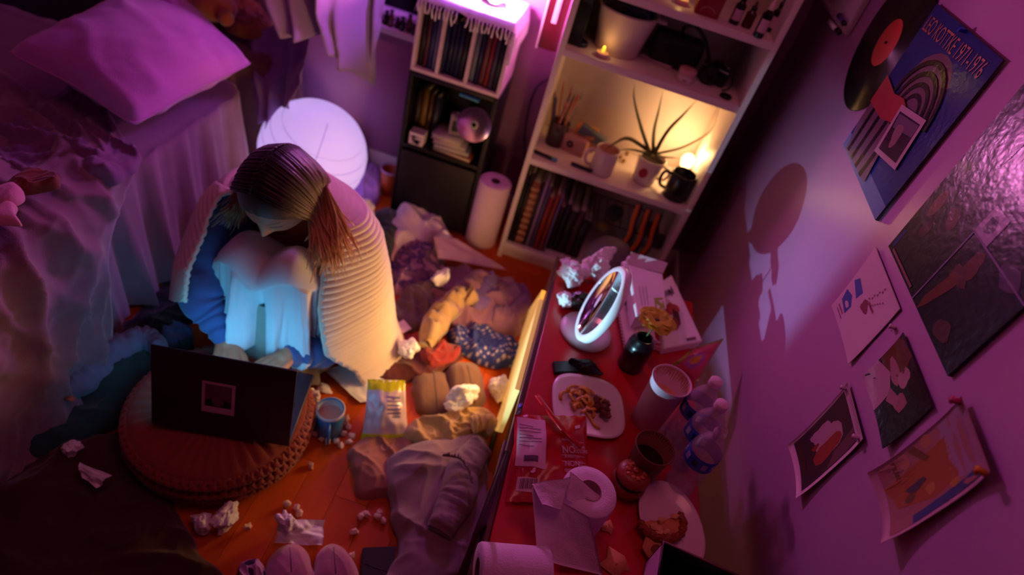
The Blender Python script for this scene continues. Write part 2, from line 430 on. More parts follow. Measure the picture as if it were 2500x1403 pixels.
# fringed cloth on the crate
tp = thing('fringed_runner', 'white fringed cloth lying over the crate top under the lamp', 'cloth', (-.4, 2.04, CZ + .242))
cm = fab('white_runner_cloth', (238, 228, 236))
zt = CZ + .2445
vs = []; fs = []; nx, ny = 36, 26
for i in range(nx + 1):
    for j in range(ny + 1):
        x = UX0 - .006 + (UX1 - UX0 + .012) * i / nx; y = UY0 - .012 + .25 * j / ny
        z = zt + .0025 * (1 + nz((x * 30, y * 30), 3)) + .002
        if j == 0: z -= .02 + .006 * nz((x * 40, 0), 2)
        if i == 0 or i == nx: z -= .045
        vs.append(Vector((x + (.004 * nz((y * 40, x), 1) if i in (0, nx) else 0), y, z)))
for i in range(nx):
    for j in range(ny): q = i * (ny + 1) + j; fs.append((q, q + ny + 1, q + ny + 2, q + 1))
mesh('cloth_panel', vs, fs, cm, tp)
for k in range(26):
    x = UX0 - .004 + (UX1 - UX0 + .008) * (k + .5) / 26
    if .42 < (k / 26) < .50: continue
    l = .03 + R.random() * .014; b_ = MB()
    b_.tube([(x, UY0 - .012, zt - .016), (x + R.uniform(-.003, .003), UY0 - .016, zt - .016 - l * .5), (x + R.uniform(-.005, .005), UY0 - .014, zt - .016 - l)], [.0022, .003, .0034], 6)
    b_.put('tassel', cm, tp, world=True)
for k in range(9):
    y = UY0 + .02 + k * .026; l = .05
    MB().tube([(UX1 + .007, y, zt - .04), (UX1 + .010, y + R.uniform(-.004, .004), zt - .04 - l)], [.0025, .0035], 6).put('tassel', cm, tp, world=True)
MB().tube([(UX1 + .002, UY0 - .01, zt - .02), (UX1 + .006, UY0 - .014, zt - .06), (UX1 + .003, UY0 - .014, zt - .12)], [.004, .005, .006], 6).put('corner_tassel', cm, tp, world=True)
# lamp
lt = thing('globe_lamp', 'glowing pink white wire globe lamp on top of the book crate', 'lamp', (LAMP_POS[0], LAMP_POS[1], zt + .006))
MB().lathe([(0, 0), (.04, 0), (.042, .004), (.012, .009), (.006, .012), (0, .012)], 28).put('base', mat('chrome', (200, 200, 205), .2, metal=1), lt)
e_ = MB().lathe([(0, .010), (.014, .012), (.022, .024), (.024, .036), (.018, .05), (.008, .056), (0, .057)], 24)
e_.put('bulb', mat('lit_pink_bulb', (255, 255, 255), .5, 0, emit=(1, .72, 1), estr=22), lt)
for k in range(12):
    a = PI * 2 * k / 12; pts = []
    for j in range(13):
        t = PI * j / 12; pts.append((.062 * math.sin(t) * math.cos(a), .062 * math.sin(t) * math.sin(a), .062 - .058 * math.cos(t)))
    MB().tube(pts, .0009, 5).put('wire', MATS['chrome'], lt)

# middle compartment of the black unit
zc = .3155
yb = UY0
for k, (w_, h_, col, nm) in enumerate([(.02, .17, (54, 40, 30), 'brown'), (.024, .19, (120, 92, 30), 'mustard'), (.018, .18, (90, 60, 30), 'tan'), (.022, .175, (40, 40, 60), 'slate')]):
    x0 = UX0 + .02 + sum([.021, .025, .019, .023][:k])
    book(x0, x0 + w_, UY0 + .07, zc, h_, .13, col, '%s book standing %s from the left in the black unit' % (nm, ORD[k]), 'books in the black unit')
dt = thing('patterned_box', 'small white box with dark spots on the left of the black shelf', 'box', (P(1010, 372, y=UY0 + .005).x, UY0 + .03, zc))
b_ = MB().color((226, 206, 214)).box((-.027, -.024, 0), (.027, .024, .045), .003)
for k in range(7): b_.color((30, 30, 60)).ext([Vector((x_ , -.0245, z_)) for x_, z_ in [((-.02 + .04 * R.random()) + .005 * math.cos(a), (.008 + .03 * ((k * .37) % 1)) + .005 * math.sin(a)) for a in [PI * 2 * j / 8 for j in range(8)]]], [tuple(range(8))])
b_.put('body', paint, dt, colors=True)
MB().box((-.0275, -.0245, .040), (.0275, .0245, .047), .002).put('lid', white_p, dt)
# stack of lying books
cols = [((150, 70, 40), 'orange'), ((120, 116, 140), 'grey blue'), ((200, 180, 190), 'white'), ((214, 196, 200), 'cream')]
zz = zc; cx = P(1100, 400, y=UY0 + .02).x
for k, (c_, nm) in enumerate(cols):
    t_ = .014 + .004 * (k % 2); ww = .145 - .012 * k
    t = thing('book', '%s book lying %s in the flat stack on the black shelf' % (nm, ['lowest', 'second from the bottom', 'third from the bottom', 'topmost'][k]), 'book', (cx - .01 * k, UY0 + .065, zz), 'flat stack on the black shelf', rot=(0, 0, R.uniform(-.08, .08)))
    m_ = mat('cover_%d_%d_%d' % c_, c_, .5, .1)
    MB().box((-ww / 2, -.055, 0), (ww / 2, .055, .0015)).box((-ww / 2, -.055, t_ - .0015), (ww / 2, .055, t_)).box((-ww / 2, .0535, 0), (ww / 2, .055, t_)).put('cover', m_, t)
    MB().box((-ww / 2 + .003, -.052, .0016), (ww / 2 - .003, .053, t_ - .0016)).put('pages', mat('book_pages', (200, 186, 170), .9), t)
    zz += t_ + .0004
# instant camera / cassette gadget and the disc
gx = P(1105, 330, y=UY0 + .03)
t = thing('cassette_player', 'grey boxy cassette player standing behind the shiny disc', 'player', (gx.x, UY0 + .05, zz), rot=(0, 0, .2))
MB().box((-.022, -.012, 0), (.022, .012, .085), .003).put('body', mat('grey_gadget', (150, 130, 150), .5), t)
MB().box((-.012, -.0128, .02), (.012, -.0118, .06), .002).put('window', black_p, t)
MB().lathe([(.004, 0), (.004, .006), (0, .006)], 12, Tm(0, 0, .085)).put('knob', white_p, t)
dz = P(1157, 305, y=UY0 - .015)
t = thing('compact_disc', 'shiny violet compact disc leaning at the front of the black shelf unit', 'disc', dz, rot=(PI / 2 - .25, .12, 0))
disc = mat('disc_foil', (190, 150, 200), .18, .25, 12, metal=.9, emit=None)
MB().lathe([(.016, .0006), (.059, .0006), (.060, 0), (.059, -.0006), (.016, -.0006), (.016, .0006)], 48).put('disc', disc, t)
MB().lathe([(.0075, .0005), (.016, .0005), (.016, -.0005), (.0075, -.0005), (.0075, .0005)], 32).put('hub', mat('clear_hub', (210, 220, 190), .2, trans=.5), t)
sd = P(1140, 262, y=UY0 - .01)
t = thing('teal_disc_case', 'thin teal disc case sticking out under the crate', 'case', (sd.x, UY0 + .05, .566), rot=(0, .05, 0))
MB().box((-.035, -.06, -.009), (.035, .06, -.003), .002).put('case', mat('teal_plastic', (70, 170, 180), .3), t)
for o in t.children: pass

# things on the window sill
for k in range(9):
    u = 905 + k * 14; p = P(u, 70 + k * 5, z=.612)
    t = thing('small_jar', 'dark small jar, %s from the left on the window sill' % ORD[k], 'jar', (p.x, WY - .02 + .012 * (k % 2), .61), 'jars on the window sill')
    h_ = .03 + .012 * ((k * 7) % 3)
    MB().lathe([(0, 0), (.009, 0), (.010, h_ * .7), (.006, h_ * .85), (.006, h_)], 14).put('glass', mat('dark_jar_%d' % (k % 3), [(50, 26, 30), (30, 24, 40), (90, 50, 40)][k % 3], .3), t)
    MB().lathe([(.007, h_), (.007, h_ + .006), (0, h_ + .006)], 14).put('cap', black_p, t)

# red panel hung left of the bookcase
a = P(1382, 0, y=2.15); 
t = thing('red_board', 'long dark red board with a pale stripe hanging left of the bookcase', 'board', (P(1360, 70, y=2.12).x, 2.12, P(1360, 70, y=2.12).z), rot=(0, 0, 0))
c1 = P(1316, 98, y=2.12); c2 = P(1358, 128, y=2.12); wd = (c2.x - c1.x); z0 = min(c1.z, c2.z) - t.location.z
MB().box((c1.x - t.location.x, -.008, z0), (c2.x - t.location.x, .008, z0 + .5), .003).put('panel', mat('dark_red_lacquer', (84, 10, 28), .35), t)
MB().box((c1.x - t.location.x + wd * .35, -.0095, z0 + .09), (c1.x - t.location.x + wd * .6, -.0085, z0 + .48), .0004).put('stripe', white_p, t)
MB().box((c1.x - t.location.x - .006, -.01, z0 - .004), (c1.x - t.location.x, .01, z0 + .5), .001).put('edge_strip', white_p, t)
# cable loop
cab = [P(u, v, y=2.18) for u, v in [(1345, 190), (1310, 215), (1290, 270), (1280, 340), (1282, 420), (1278, 500), (1262, 560)]]
o = MB().tube(cr_open(cab, 40), .0035, 8).put('wall_cable', mat('grey_cable', (70, 60, 90), .5), None, world=True); tag(o, 'thin grey cable looping down the wall left of the bookcase', 'cable')
# paper towel roll standing on the floor
pp = P(1172, 585, z=0)
t = thing('paper_towel_roll', 'upright white paper towel roll on the floor beside the bookcase', 'paper roll', pp, )
MB().lathe([(.017, .277), (.056, .279), (.0605, .274), (.0608, .005), (.058, 0), (.017, 0)], 40).put('roll', mat('towel_paper', (232, 200, 214), .9, .05, 50, .6, 300), t)
MB().lathe([(.0168, 0), (.0168, .278), (.0155, .278), (.0155, 0)], 24).put('core', mat('cardboard_core', (90, 60, 50), .9), t)
# orange cup with rim
pp = P(948, 470, z=0)
t = thing('orange_tumbler', 'orange tumbler with a pale rim on the floor by the black unit', 'cup', pp)
MB().lathe([(0, 0), (.03, 0), (.04, .11), (.037, .11), (.028, .004), (0, .004)], 28).put('body', mat('orange_plastic', (190, 90, 40), .4), t)
MB().lathe([(.037, .108), (.0425, .108), (.0425, .116), (.037, .116), (.037, .108)], 28).put('rim', mat('lilac_rim', (200, 150, 200), .4), t)
# paper lantern
lc = Vector((-.85, 1.86, .195)); lr = .19
t = thing('paper_lantern', 'round glowing white paper lantern on the floor behind the person', 'lantern', (lc.x, lc.y, 0))
pm = bpy.data.materials.new('lantern_paper'); pm.use_nodes = True; nt = pm.node_tree; n = nt.nodes; L = nt.links
b = n['Principled BSDF']; b.inputs['Base Color'].default_value = (.8, .76, .9, 1); b.inputs['Roughness'].default_value = .8
b.inputs['Emission Color'].default_value = (.56, .39, .88, 1)
tcn = n.new('ShaderNodeTexCoord'); nn = n.new('ShaderNodeTexNoise'); nn.inputs['Scale'].default_value = 7; L.new(tcn.outputs['Object'], nn.inputs[0])
mr = n.new('ShaderNodeMapRange'); mr.inputs[3].default_value = .80; mr.inputs[4].default_value = .96; L.new(nn.outputs['Fac'], mr.inputs[0]); L.new(mr.outputs[0], b.inputs['Emission Strength'])
vs = []; fs = []; nu, nv = 64, 72
tilt = Matrix.Rotation(.35, 3, Vector((.3, 1, 0)))
for j in range(nv + 1):
    th_ = .004 + (PI - .008) * j / nv
    for i in range(nu):
        a = 2 * PI * i / nu; rr = lr * (1 + .010 * abs(math.sin(th_ * 14)) - .012 * max(0, nz((math.cos(a) * 2, math.sin(a) * 2, th_ * 2), 4)))
        v = Vector((math.sin(th_) * math.cos(a), math.sin(th_) * math.sin(a), math.cos(th_))) * rr
        vs.append(tilt @ v + lc)
for j in range(nv):
    for i in range(nu): k = (i + 1) % nu; fs.append((j * nu + i, (j + 1) * nu + i, (j + 1) * nu + k, j * nu + k))
shade = mesh('shade', vs, fs, pm, t)
ribm = mat('lantern_rib', (150, 120, 190), .8, emit=(.36, .22, .62), estr=.45)
for k in range(1, 9):
    th_ = .2 + (PI - .4) * (k + .15 * math.sin(k)) / 9; ring = []
    for i in range(56):
        a = 2 * PI * i / 56; ring.append(tilt @ (Vector((math.sin(th_) * math.cos(a), math.sin(th_) * math.sin(a), math.cos(th_))) * (lr * 1.002)) + lc)
    MB().tube(ring, .0010, 5, closed=True).put('rib', ribm, shade, world=True)
pts = [tilt @ (Vector((math.sin(q) * .3, -math.sin(q) * .95, math.cos(q))) * lr * 1.012) + lc for q in [.2 + (PI - .4) * j / 40 for j in range(41)]]
MB().tube(pts, .0012, 5).put('seam', ribm, shade, world=True)
MB().lathe([(.036, -.002), (.040, -.002), (.040, .002), (.036, .002), (.036, -.002)], 24, Tm(0, 0, .008)).put('foot_ring', MATS['chrome'], t)
# ------------------------------------------------------------------ bookcase contents
def bcp(u, v, dy=.03): return P(u, v, y=BY0 + dy)
zl, zm, zt2, zb0 = SH['low'], SH['mid'], SH['top'], SH['bottom']
# --- aloe in a white mug-like pot
pp = P(1560, 440, z=zl); 
pp = P(1568, 442, z=zl)
t = thing('potted_aloe', 'aloe plant with long thin leaves in a white handled pot on the lit shelf', 'plant', pp); AS = Matrix.Scale(1.32, 4)
potm = mat('white_ceramic', (224, 200, 196), .3, .04, coat=.3)
MB().lathe([(0, 0), (.026, 0), (.030, .006), (.037, .07), (.0385, .074), (.0355, .074), (.033, .066), (.026, .01), (0, .01)], 36).xf(AS).put('pot', potm, t)
MB().tube([(.034 + .0, 0, .058), (.052, -.002, .056), (.058, -.003, .040), (.050, -.002, .024), (.031, 0, .02)], .0042, 8).xf(AS).put('handle', potm, t)
MB().lathe([(0, .064), (.02, .067), (.0335, .064)], 24).xf(AS).put('soil', mat('potting_soil', (52, 26, 18), .95, .4, 80, .8, 200), t)
b_ = MB(); 
for k in range(8):
    a = -2.3 + .09 * k
b_.lathe([(.0372, .03), (.0374, .045), (.037, .05)], 10)
p2 = [(.006 * math.cos(q), .006 * math.sin(q)) for q in [PI * 2 * j / 10 for j in range(10)]]
MB().ext([Vector((-.012 + 2.0 * x, -.0345 - .0005, .040 + 2.4 * y)) for x, y in p2], [tuple(range(10))]).xf(AS).put('red_motif', mat('red_motif', (170, 40, 50), .5), t)
leafm = mat('aloe_leaf', (92, 100, 40), .5, .25, 40, .3, 120)
def leaf(pix, wid, y0=.0, seed=0):
    pts = [P(u, v, y=BY0 + .06 + y0 + dy_) - t.location for (u, v, dy_) in pix]; pts = [Vector((q.x, q.y, min(q.z, zm - .03 - t.location.z))) for q in pts]; pts[0] = Vector((pts[0].x * .6, pts[0].y, max(.088, pts[0].z)))
    c = cr_open(pts, 22); b_ = MB(); b_.tube(c, [(max(.0008, wid * 1.35 * (1 - (i / 21) ** 1.6)), max(.0005, wid * .5 * (1 - (i / 21) ** 1.4))) for i in range(22)], 10)
    return b_.put('leaf', leafm, t)
pp0 = pp
t.location = pp0 + Vector((0, .0, 0))
for pix, wd in [([(1580, 375, 0), (1565, 310, .0), (1548, 240, .01), (1550, 205, .02)], .013),
                ([(1590, 375, 0), (1597, 320, .02), (1608, 270, .03), (1618, 222, .03)], .008),
                ([(1595, 372, 0), (1630, 320, 0), (1668, 280, -.01), (1702, 243, -.02)], .013),
                ([(1600, 375, 0), (1670, 358, 0), (1735, 318, .0), (1756, 262, -.02)], .006),
                ([(1600, 380, 0), (1630, 384, .02), (1660, 386, .03)], .006),
                ([(1580, 368, 0), (1535, 338, 0), (1500, 350, .0), (1478, 365, -.02)], .011),
                ([(1583, 375, 0), (1550, 366, .02), (1520, 365, .03), (1505, 372, .03)], .007)]: leaf(pix, wd)
# --- black mug
def mug(name, px, z, r, h, m, label, ang, inner=None, liquid=None, cat='mug'):
    p = P(*px, z=z); t = thing(name, label, cat, p, rot=(0, 0, ang))
    MB().lathe([(0, 0), (r * .93, 0), (r, .004), (r, h - .003), (r - .002, h), (r - .004, h - .003), (r - .004, .006), (0, .006)], 40).put('body', m, t)
    MB().tube(cr_open([(r - .001, 0, h * .8), (r + .02, 0, h * .78), (r + .027, 0, h * .5), (r + .018, 0, h * .25), (r - .001, 0, h * .2)], 16), [(.0035, .006)] * 16, 10).put('handle', m, t)
    if inner: MB().lathe([(r - .0045, h - .004), (r - .0045, .007), (0, .0068)], 32).put('glaze', inner, t)
    if liquid: MB().lathe([(0, h * .72), (r - .0046, h * .72)], 32).put('drink', liquid, t)
    return t
mug('black_mug', (1645, 480), zl, .044, .098, mat('black_glaze', (16, 12, 12), .25), 'black mug at the right front corner of the lit shelf', 3.0)
mug('white_mug', (1465, 418), zl, .042, .092, potm, 'white mug in the middle left of the lit shelf beside the flower box', 3.3, mat('warm_mug_inside', (220, 170, 150), .5))
# jar of brushes and pencils
pj = P(1352, 350, z=zl)
t = thing('pencil_jar', 'dark jar crammed with pencils and brushes at the left end of the lit shelf', 'jar', pj)
MB().lathe([(0, 0), (.034, 0), (.036, .09), (.033, .09), (.031, .005), (0, .005)], 24).put('jar', mat('smoky_jar', (70, 50, 50), .3), t)
pc = [(190, 80, 60), (60, 60, 150), (200, 150, 110), (120, 40, 40), (40, 30, 36), (210, 120, 120), (150, 110, 70)]
for k in range(16):
    a = R.random() * 6.28; r = .022 * R.random() ** .5; tx, ty = R.uniform(-.035, .045), R.uniform(-.03, .03); c_ = pc[k % 7]; l = R.uniform(.13, .2)
    b_ = MB().tube([(r * math.cos(a), r * math.sin(a), .01), (r * math.cos(a) + tx, r * math.sin(a) + ty, l)], .003, 6)
    b_.tube([(r * math.cos(a) + tx, r * math.sin(a) + ty, l), (r * math.cos(a) + tx * 1.1, r * math.sin(a) + ty * 1.1, l + .02)], [.006 if k % 3 == 0 else .003, .0015], 6)
    b_.put('pencil' if k % 3 else 'brush', mat('pencil_%d' % (k % 7), c_, .5), t)
# flower-fronted box and orange box on it
pb = P(1410, 380, z=zl)
t = thing('flower_box', 'pinkish box with dark flower on its front beside the pencil jar', 'box', pb + Vector((-.02, .03, 0)), rot=(0, 0, -.25))
MB().box((-.045, -.03, 0), (.045, .03, .062), .003).put('body', mat('pink_card', (196, 140, 140), .7), t)
b_ = MB()
for k in range(6):
    a = PI * k / 3; b_.ext([Vector((-.012 + .009 * math.cos(a) + .006 * math.cos(q), -.0308, .032 + .009 * math.sin(a) + .006 * math.sin(q))) for q in [PI * j / 4 for j in range(8)]], [tuple(range(8))])
b_.put('flower_print', mat('dark_flower', (70, 30, 30), .6), t)
t = thing('orange_box', 'flat orange box lying on top of the flower box', 'box', pb + Vector((.0, .05, .0625)), rot=(0, 0, -.2))
MB().box((-.035, -.025, 0), (.04, .03, .028), .003).put('body', mat('orange_card', (214, 140, 80), .6), t)
MB().box((-.0352, -.0252, .017), (.0402, .0302, .0285), .003).put('lid', mat('orange_card', (214, 140, 80), .6), t)
t = thing('blue_grey_tin', 'blue grey tin leaning tilted behind the orange box', 'tin', P(1445, 330, y=BY0 + .16) , rot=(.3, .32, 0))
MB().box((-.05, -.012, -.02), (.055, .012, .02), .004).put('body', mat('blue_grey_metal', (90, 100, 116), .4), t)
MB().box((-.0505, -.0125, .008), (.0555, .0125, .0205), .004).put('lid', mat('blue_grey_metal', (90, 100, 116), .4), t)
MB().box((-.045, .0, -.105), (.045, .01, -.018), .002).put('stand_card', mat('pink_card', (196, 140, 140), .7), t)
for k, (a_, b2, c_, nm) in enumerate([((1305, 368), (1360, 392), (40, 24, 40), 'black marker pen with blue cap lying at the left front edge of the lit shelf'), ((1395, 398), (1445, 418), (30, 24, 50), 'dark marker pen lying in front of the white mug')]):
    p0 = P(*a_, z=zl + .008); p1 = P(*b2, z=zl + .008); t = thing('marker_pen', nm, 'pen', (p0 + p1) / 2, 'marker pens on the lit shelf')
    d = (p1 - p0) / 2
    MB().tube([-d, d * .55], .0062, 10).put('barrel', mat('marker_%d' % k, c_, .4), t)
    MB().tube([d * .55, d], .0068, 10).put('cap', mat('blue_cap', (90, 150, 190), .4) if k == 0 else mat('dark_cap', (20, 20, 40), .4), t)
# small bulb lamp behind the aloe
t = thing('small_shelf_lamp', 'small bare glowing warm bulb behind the aloe on the lit shelf', 'lamp', (.445, 2.06, zl))
MB().lathe([(0, 0), (.03, 0), (.03, .006), (.012, .012), (.012, .05), (.014, .055), (0, .055)], 24).put('base', MATS['chrome'], t)
MB().lathe([(0, .056), (.012, .058), (.02, .075), (.024, .09), (.02, .106), (.01, .115), (0, .117)], 24).put('bulb', mat('warm_bulb', (255, 230, 180), .5, 0, emit=(1, .68, .28), estr=5), t)
for k in range(7):
    a = P(1480 + 8 * k, 385 + (k % 3) * 9, z=zl); 
    tag(MB().lathe([(0, 0), (.006, .002), (.008, .009), (.005, .015), (0, .017)], 12).put('glass_bead', mat('amber_bead', (200, 150, 80), .15, trans=.5), None), 'small amber bead on the lit shelf between the mug and the aloe', 'bead', 'beads on the lit shelf').location = (a.x, a.y + .02, zl)
# --- mid shelf
pb = P(1480, 150, z=zm)
t = thing('white_basin', 'large white plastic basin filled with dark odds and ends on the second shelf', 'basin', (P(1500, 130, y=2.0).x, 2.015, zm))
MB().lathe([(0, 0), (.066, 0), (.07, .004), (.092, .125), (.098, .127), (.097, .131), (.088, .131), (.066, .008), (0, .008)], 44).put('bowl', mat('basin_plastic', (226, 196, 200), .45, .05), t)
MB().box((.088, -.02, .122), (.12, .02, .128), .002).put('handle', mat('basin_plastic', (226, 196, 200), .45, .05), t)
for k, (x, y, z_, s_, c_, nm) in enumerate([(-.04, -.02, .10, .035, (50, 34, 40), 'dark brown rag'), (.03, -.03, .10, .033, (30, 30, 80), 'navy blue rag'), (.0, .03, .10, .04, (70, 40, 30), 'rust brown rag'), (.05, .02, .105, .026, (26, 40, 90), 'blue wad of cloth')]):
    crumple('rag', t.location + Vector((x, y, z_)), (s_, s_, s_ * .8), nm + ' inside the white basin', 'rag', seed=k * 3, m=fab('rag_%d' % k, c_), sub=3, group='rags in the basin')
t2 = thing('tall_black_box', 'tall narrow black box at the left end of the second shelf', 'box', (P(1415, 60, y=1.98).x, 1.98, zm))
MB().box((-.02, -.05, 0), (.022, .06, .16), .002).put('body', black_p, t2); MB().box((-.0205, -.0505, .13), (.0225, .0605, .162), .002).put('lid', black_p, t2)
pz = P(1412, 108, z=zm)
t2 = thing('jar_cover', 'round navy lid lying at the left front of the second shelf', 'lid', pz)
MB().lathe([(0, .014), (.026, .014), (.028, .012), (.028, 0), (.0, 0)], 32).put('top', mat('navy_plastic', (24, 26, 70), .35), t2)
MB().tube([(.0285 * math.cos(q), .0285 * math.sin(q), .004) for q in [PI * 2 * j / 32 for j in range(32)]], .0012, 6, closed=True).put('rim', mat('navy_plastic', (24, 26, 70), .35), t2)
def tealight(px, z, label):
    p = P(*px, z=z); t = thing('tealight', label, 'candle', p)
    MB().lathe([(0, 0), (.019, 0), (.0195, .014), (.0185, .014), (.018, .012), (0, .012)], 28).put('cup', mat('candle_wax', (240, 190, 190), .6, sss=.3), t)
    MB().lathe([(0, .013), (.0045, .0145), (.0062, .020), (.005, .027), (.002, .032), (0, .033)], 16).put('flame', mat('tealight_glow', (255, 220, 60), .5, 0, emit=(1, .66, .05), estr=1.15), t)
    lamp('tealight_light', 'POINT', p + Vector((0, -.002, .036)), .035, (1, .6, .15), .005)
tealight((1468, 138), zm, 'small white electric tealight glowing yellow in front of the white basin')
tealight((1662, 10), zt2, 'small white electric tealight glowing yellow on the third shelf')
pz = P(1600, 155, z=zm)
t = thing('cream_notebook', 'thin cream notebook lying askew under the black camera bag', 'book', pz + Vector((.0, .035, 0)), rot=(0, 0, -.32))
MB().box((-.062, -.045, 0), (.062, .045, .0015)).box((-.062, -.045, .0075), (.062, .045, .009)).put('cover', mat('cream_cover', (226, 190, 200), .6), t)
MB().box((-.06, -.043, .0016), (.06, .043, .0074)).put('pages', MATS['book_pages'], t)
pz = P(1668, 200, z=zm)
t = thing('cream_jar', 'short white cosmetics jar with dark lettering on the second shelf', 'jar', pz)
MB().lathe([(0, 0), (.024, 0), (.026, .003), (.026, .028), (0, .028)], 32).put('body', potm, t)
MB().lathe([(.0272, .026), (.0275, .040), (.025, .043), (0, .043)], 32).put('lid', mat('pinkish_lid', (206, 150, 150), .4), t)
MB().ext([Vector((-.001 + x, -.0262, .013 + y)) for x, y in [(-.006, -.002), (.006, -.002), (.006, .0), (-.006, .0)]], [(0, 1, 2, 3)]).put('lettering', black_p, t)
# camera bag and camera
pz = P(1640, 120, z=zm)
t = thing('black_camera_bag', 'black soft bag with a looped strap behind the white jar', 'bag', (P(1640, 120, y=2.03).x + .01, 2.05, zm + .0))
b_ = MB().box((-.075, -.045, .010), (.085, .055, .095), .02); o = b_.put('bag_body', mat('black_nylon', (10, 9, 12), .6, .2, 30, .4, 200), t)
MB().box((-.07, -.05, .07), (.08, -.02, .1), .01).put('flap', mat('black_nylon', (10, 9, 12), .6), t)
MB().tube(cr_open([(.01, 0, .09), (.0, -.02, .125), (.03, -.03, .14), (.075, -.04, .11), (.11, -.06, .06), (.135, -.07, .01)], 26), [(.006, .002)] * 26, 8).put('strap', mat('black_nylon', (10, 9, 12), .6), t)
pz = P(1735, 205, z=zm)
t = thing('black_camera', 'black camera with silver trim lying at the right front of the second shelf', 'camera', pz + Vector((.0, .02, 0)), rot=(0, 0, -.35))
MB().box((-.045, -.022, .004), (.045, .022, .055), .006).put('body', black_p, t)
MB().lathe([(0, 0), (.026, 0), (.027, .03), (.024, .034), (.02, .03), (0, .028)], 30, Tm(-.006, -.02, .03) @ Rx(PI / 2)).put('lens', black_p, t)
MB().box((-.015, -.012, .053), (.015, .012, .068), .004).put('viewfinder', black_p, t)
MB().box((-.0455, -.0225, .047), (.0455, .0225, .051), .001).put('silver_trim', MATS['chrome'], t)
MB().lathe([(0, 0), (.006, 0), (.006, .006), (0, .006)], 14, Tm(.033, 0, .055)).put('dial', MATS['chrome'], t)
MB().tube(cr_open([(.046, 0, .045), (.06, .01, .03), (.065, -.02, .012), (.05, -.04, .003)], 14), .0025, 6).put('strap', black_p, t)
pz = P(1770, 238, z=zm)
t = thing('lens_cap', 'round black lens cap at the right front edge of the second shelf', 'cap', pz)
MB().lathe([(0, .009), (.017, .009), (.019, .007), (.019, 0), (0, 0)], 28).put('disc', black_p, t); MB().box((-.008, -.012, .009), (.008, -.009, .0105), .0005).put('pinch_tab', black_p, t)
# --- top shelf
pz = P(1722, 40, z=zt2)
t = thing('red_tin', 'squat red tin with a pale arch motif on the third shelf', 'tin', pz + Vector((0, .02, 0)))
MB().box((-.036, -.022, 0), (.036, .022, .06), .005).put('body', mat('red_tin_paint', (150, 40, 40), .4), t)
MB().box((-.037, -.023, .05), (.037, .023, .062), .004).put('lid', mat('red_tin_paint', (150, 40, 40), .4), t)
arc = [(-.02 + .0, .012)] ; pts = [Vector((.02 * math.cos(q), -.0228, .012 + .014 * math.sin(q))) for q in [PI * j / 12 for j in range(13)]]
MB().tube(pts, .0014, 5).put('arch_motif', mat('pink_card', (196, 140, 140), .7), t)
for k, (u, v, h_, cc, nm) in enumerate([(1790, 60, .085, (26, 16, 16), 'first dark dropper bottle beside the red tin'), (1822, 74, .065, (80, 36, 20), 'amber dropper bottle between two taller dark bottles'), (1850, 92, .10, (24, 18, 18), 'dark dropper bottle with a white label second from the right side panel'), (1880, 84, .09, (20, 14, 20), 'dark dropper bottle nearest the right side panel')]):
    p = P(u, v, z=zt2); t = thing('dropper_bottle', nm, 'bottle', p + Vector((0, .01 + .02 * (k % 2), 0)), 'dropper bottles on the third shelf')
    r = .014
    MB().lathe([(0, 0), (r, 0), (r + .001, .003), (r + .001, h_ * .62), (r * .55, h_ * .72), (r * .5, h_ * .76)], 24).put('glass', mat('dark_glass_%d' % k, cc, .15), t)
    MB().lathe([(r * .6, h_ * .74), (r * .6, h_ * .9), (r * .3, h_ * .94), (r * .28, h_ * 1.1), (0, h_ * 1.14)], 16).put('dropper_cap', potm if k == 2 else black_p, t)
    if k != 1:
        vs = []; 
        for j in range(9):
            a = -PI / 2 - .9 + 1.8 * j / 8; vs += [Vector(((r + .0016) * math.cos(a), (r + .0016) * math.sin(a), h_ * .15)), Vector(((r + .0016) * math.cos(a), (r + .0016) * math.sin(a), h_ * .5))]
        mesh('paper_label', vs, [(2 * j, 2 * j + 2, 2 * j + 3, 2 * j + 1) for j in range(8)], mat('bottle_label', (210, 170, 190), .7), t, world=False)
# --- bottom compartment: books, records, coloured things
cols = [(30, 20, 26), (36, 26, 30), (150, 90, 60), (60, 36, 60), (160, 130, 180), (90, 70, 120), (150, 44, 24), (150, 60, 40), (130, 110, 160), (60, 30, 30), (30, 24, 40), (40, 28, 30), (70, 30, 34), (30, 30, 34)]
nms = ['black', 'charcoal', 'tan patterned', 'plum', 'lilac', 'violet', 'rust red', 'brick red', 'pale lilac', 'maroon', 'dark navy', 'dark brown', 'wine', 'near black']
x = BX0 + .022
for k, c_ in enumerate(cols):
    w_ = [.012, .012, .03, .01, .012, .014, .02, .016, .010, .018, .02, .03, .024, .03][k]; h_ = [.30, .31, .28, .29, .30, .28, .24, .26, .25, .2, .22, .2, .21, .18][k]
    b = book(x, x + w_, BY0 + (.02 if k < 9 else .05), zb0 + .001, h_, .2, c_, nms[k] + ' book, %s from the left on the bottom shelf of the bookcase' % ORD[k], 'books on the bottom shelf', lean=0)
    if k == 2:
        for q in range(9): MB().box((-.0155, -.0012, .02 + q * .028), (.0155, .0005, .032 + q * .028)).put('spine_ornament', mat('ornament', (190, 140, 110), .6), b)
    x += w_ + .0015
pz = P(1545, 565, y=1.98)
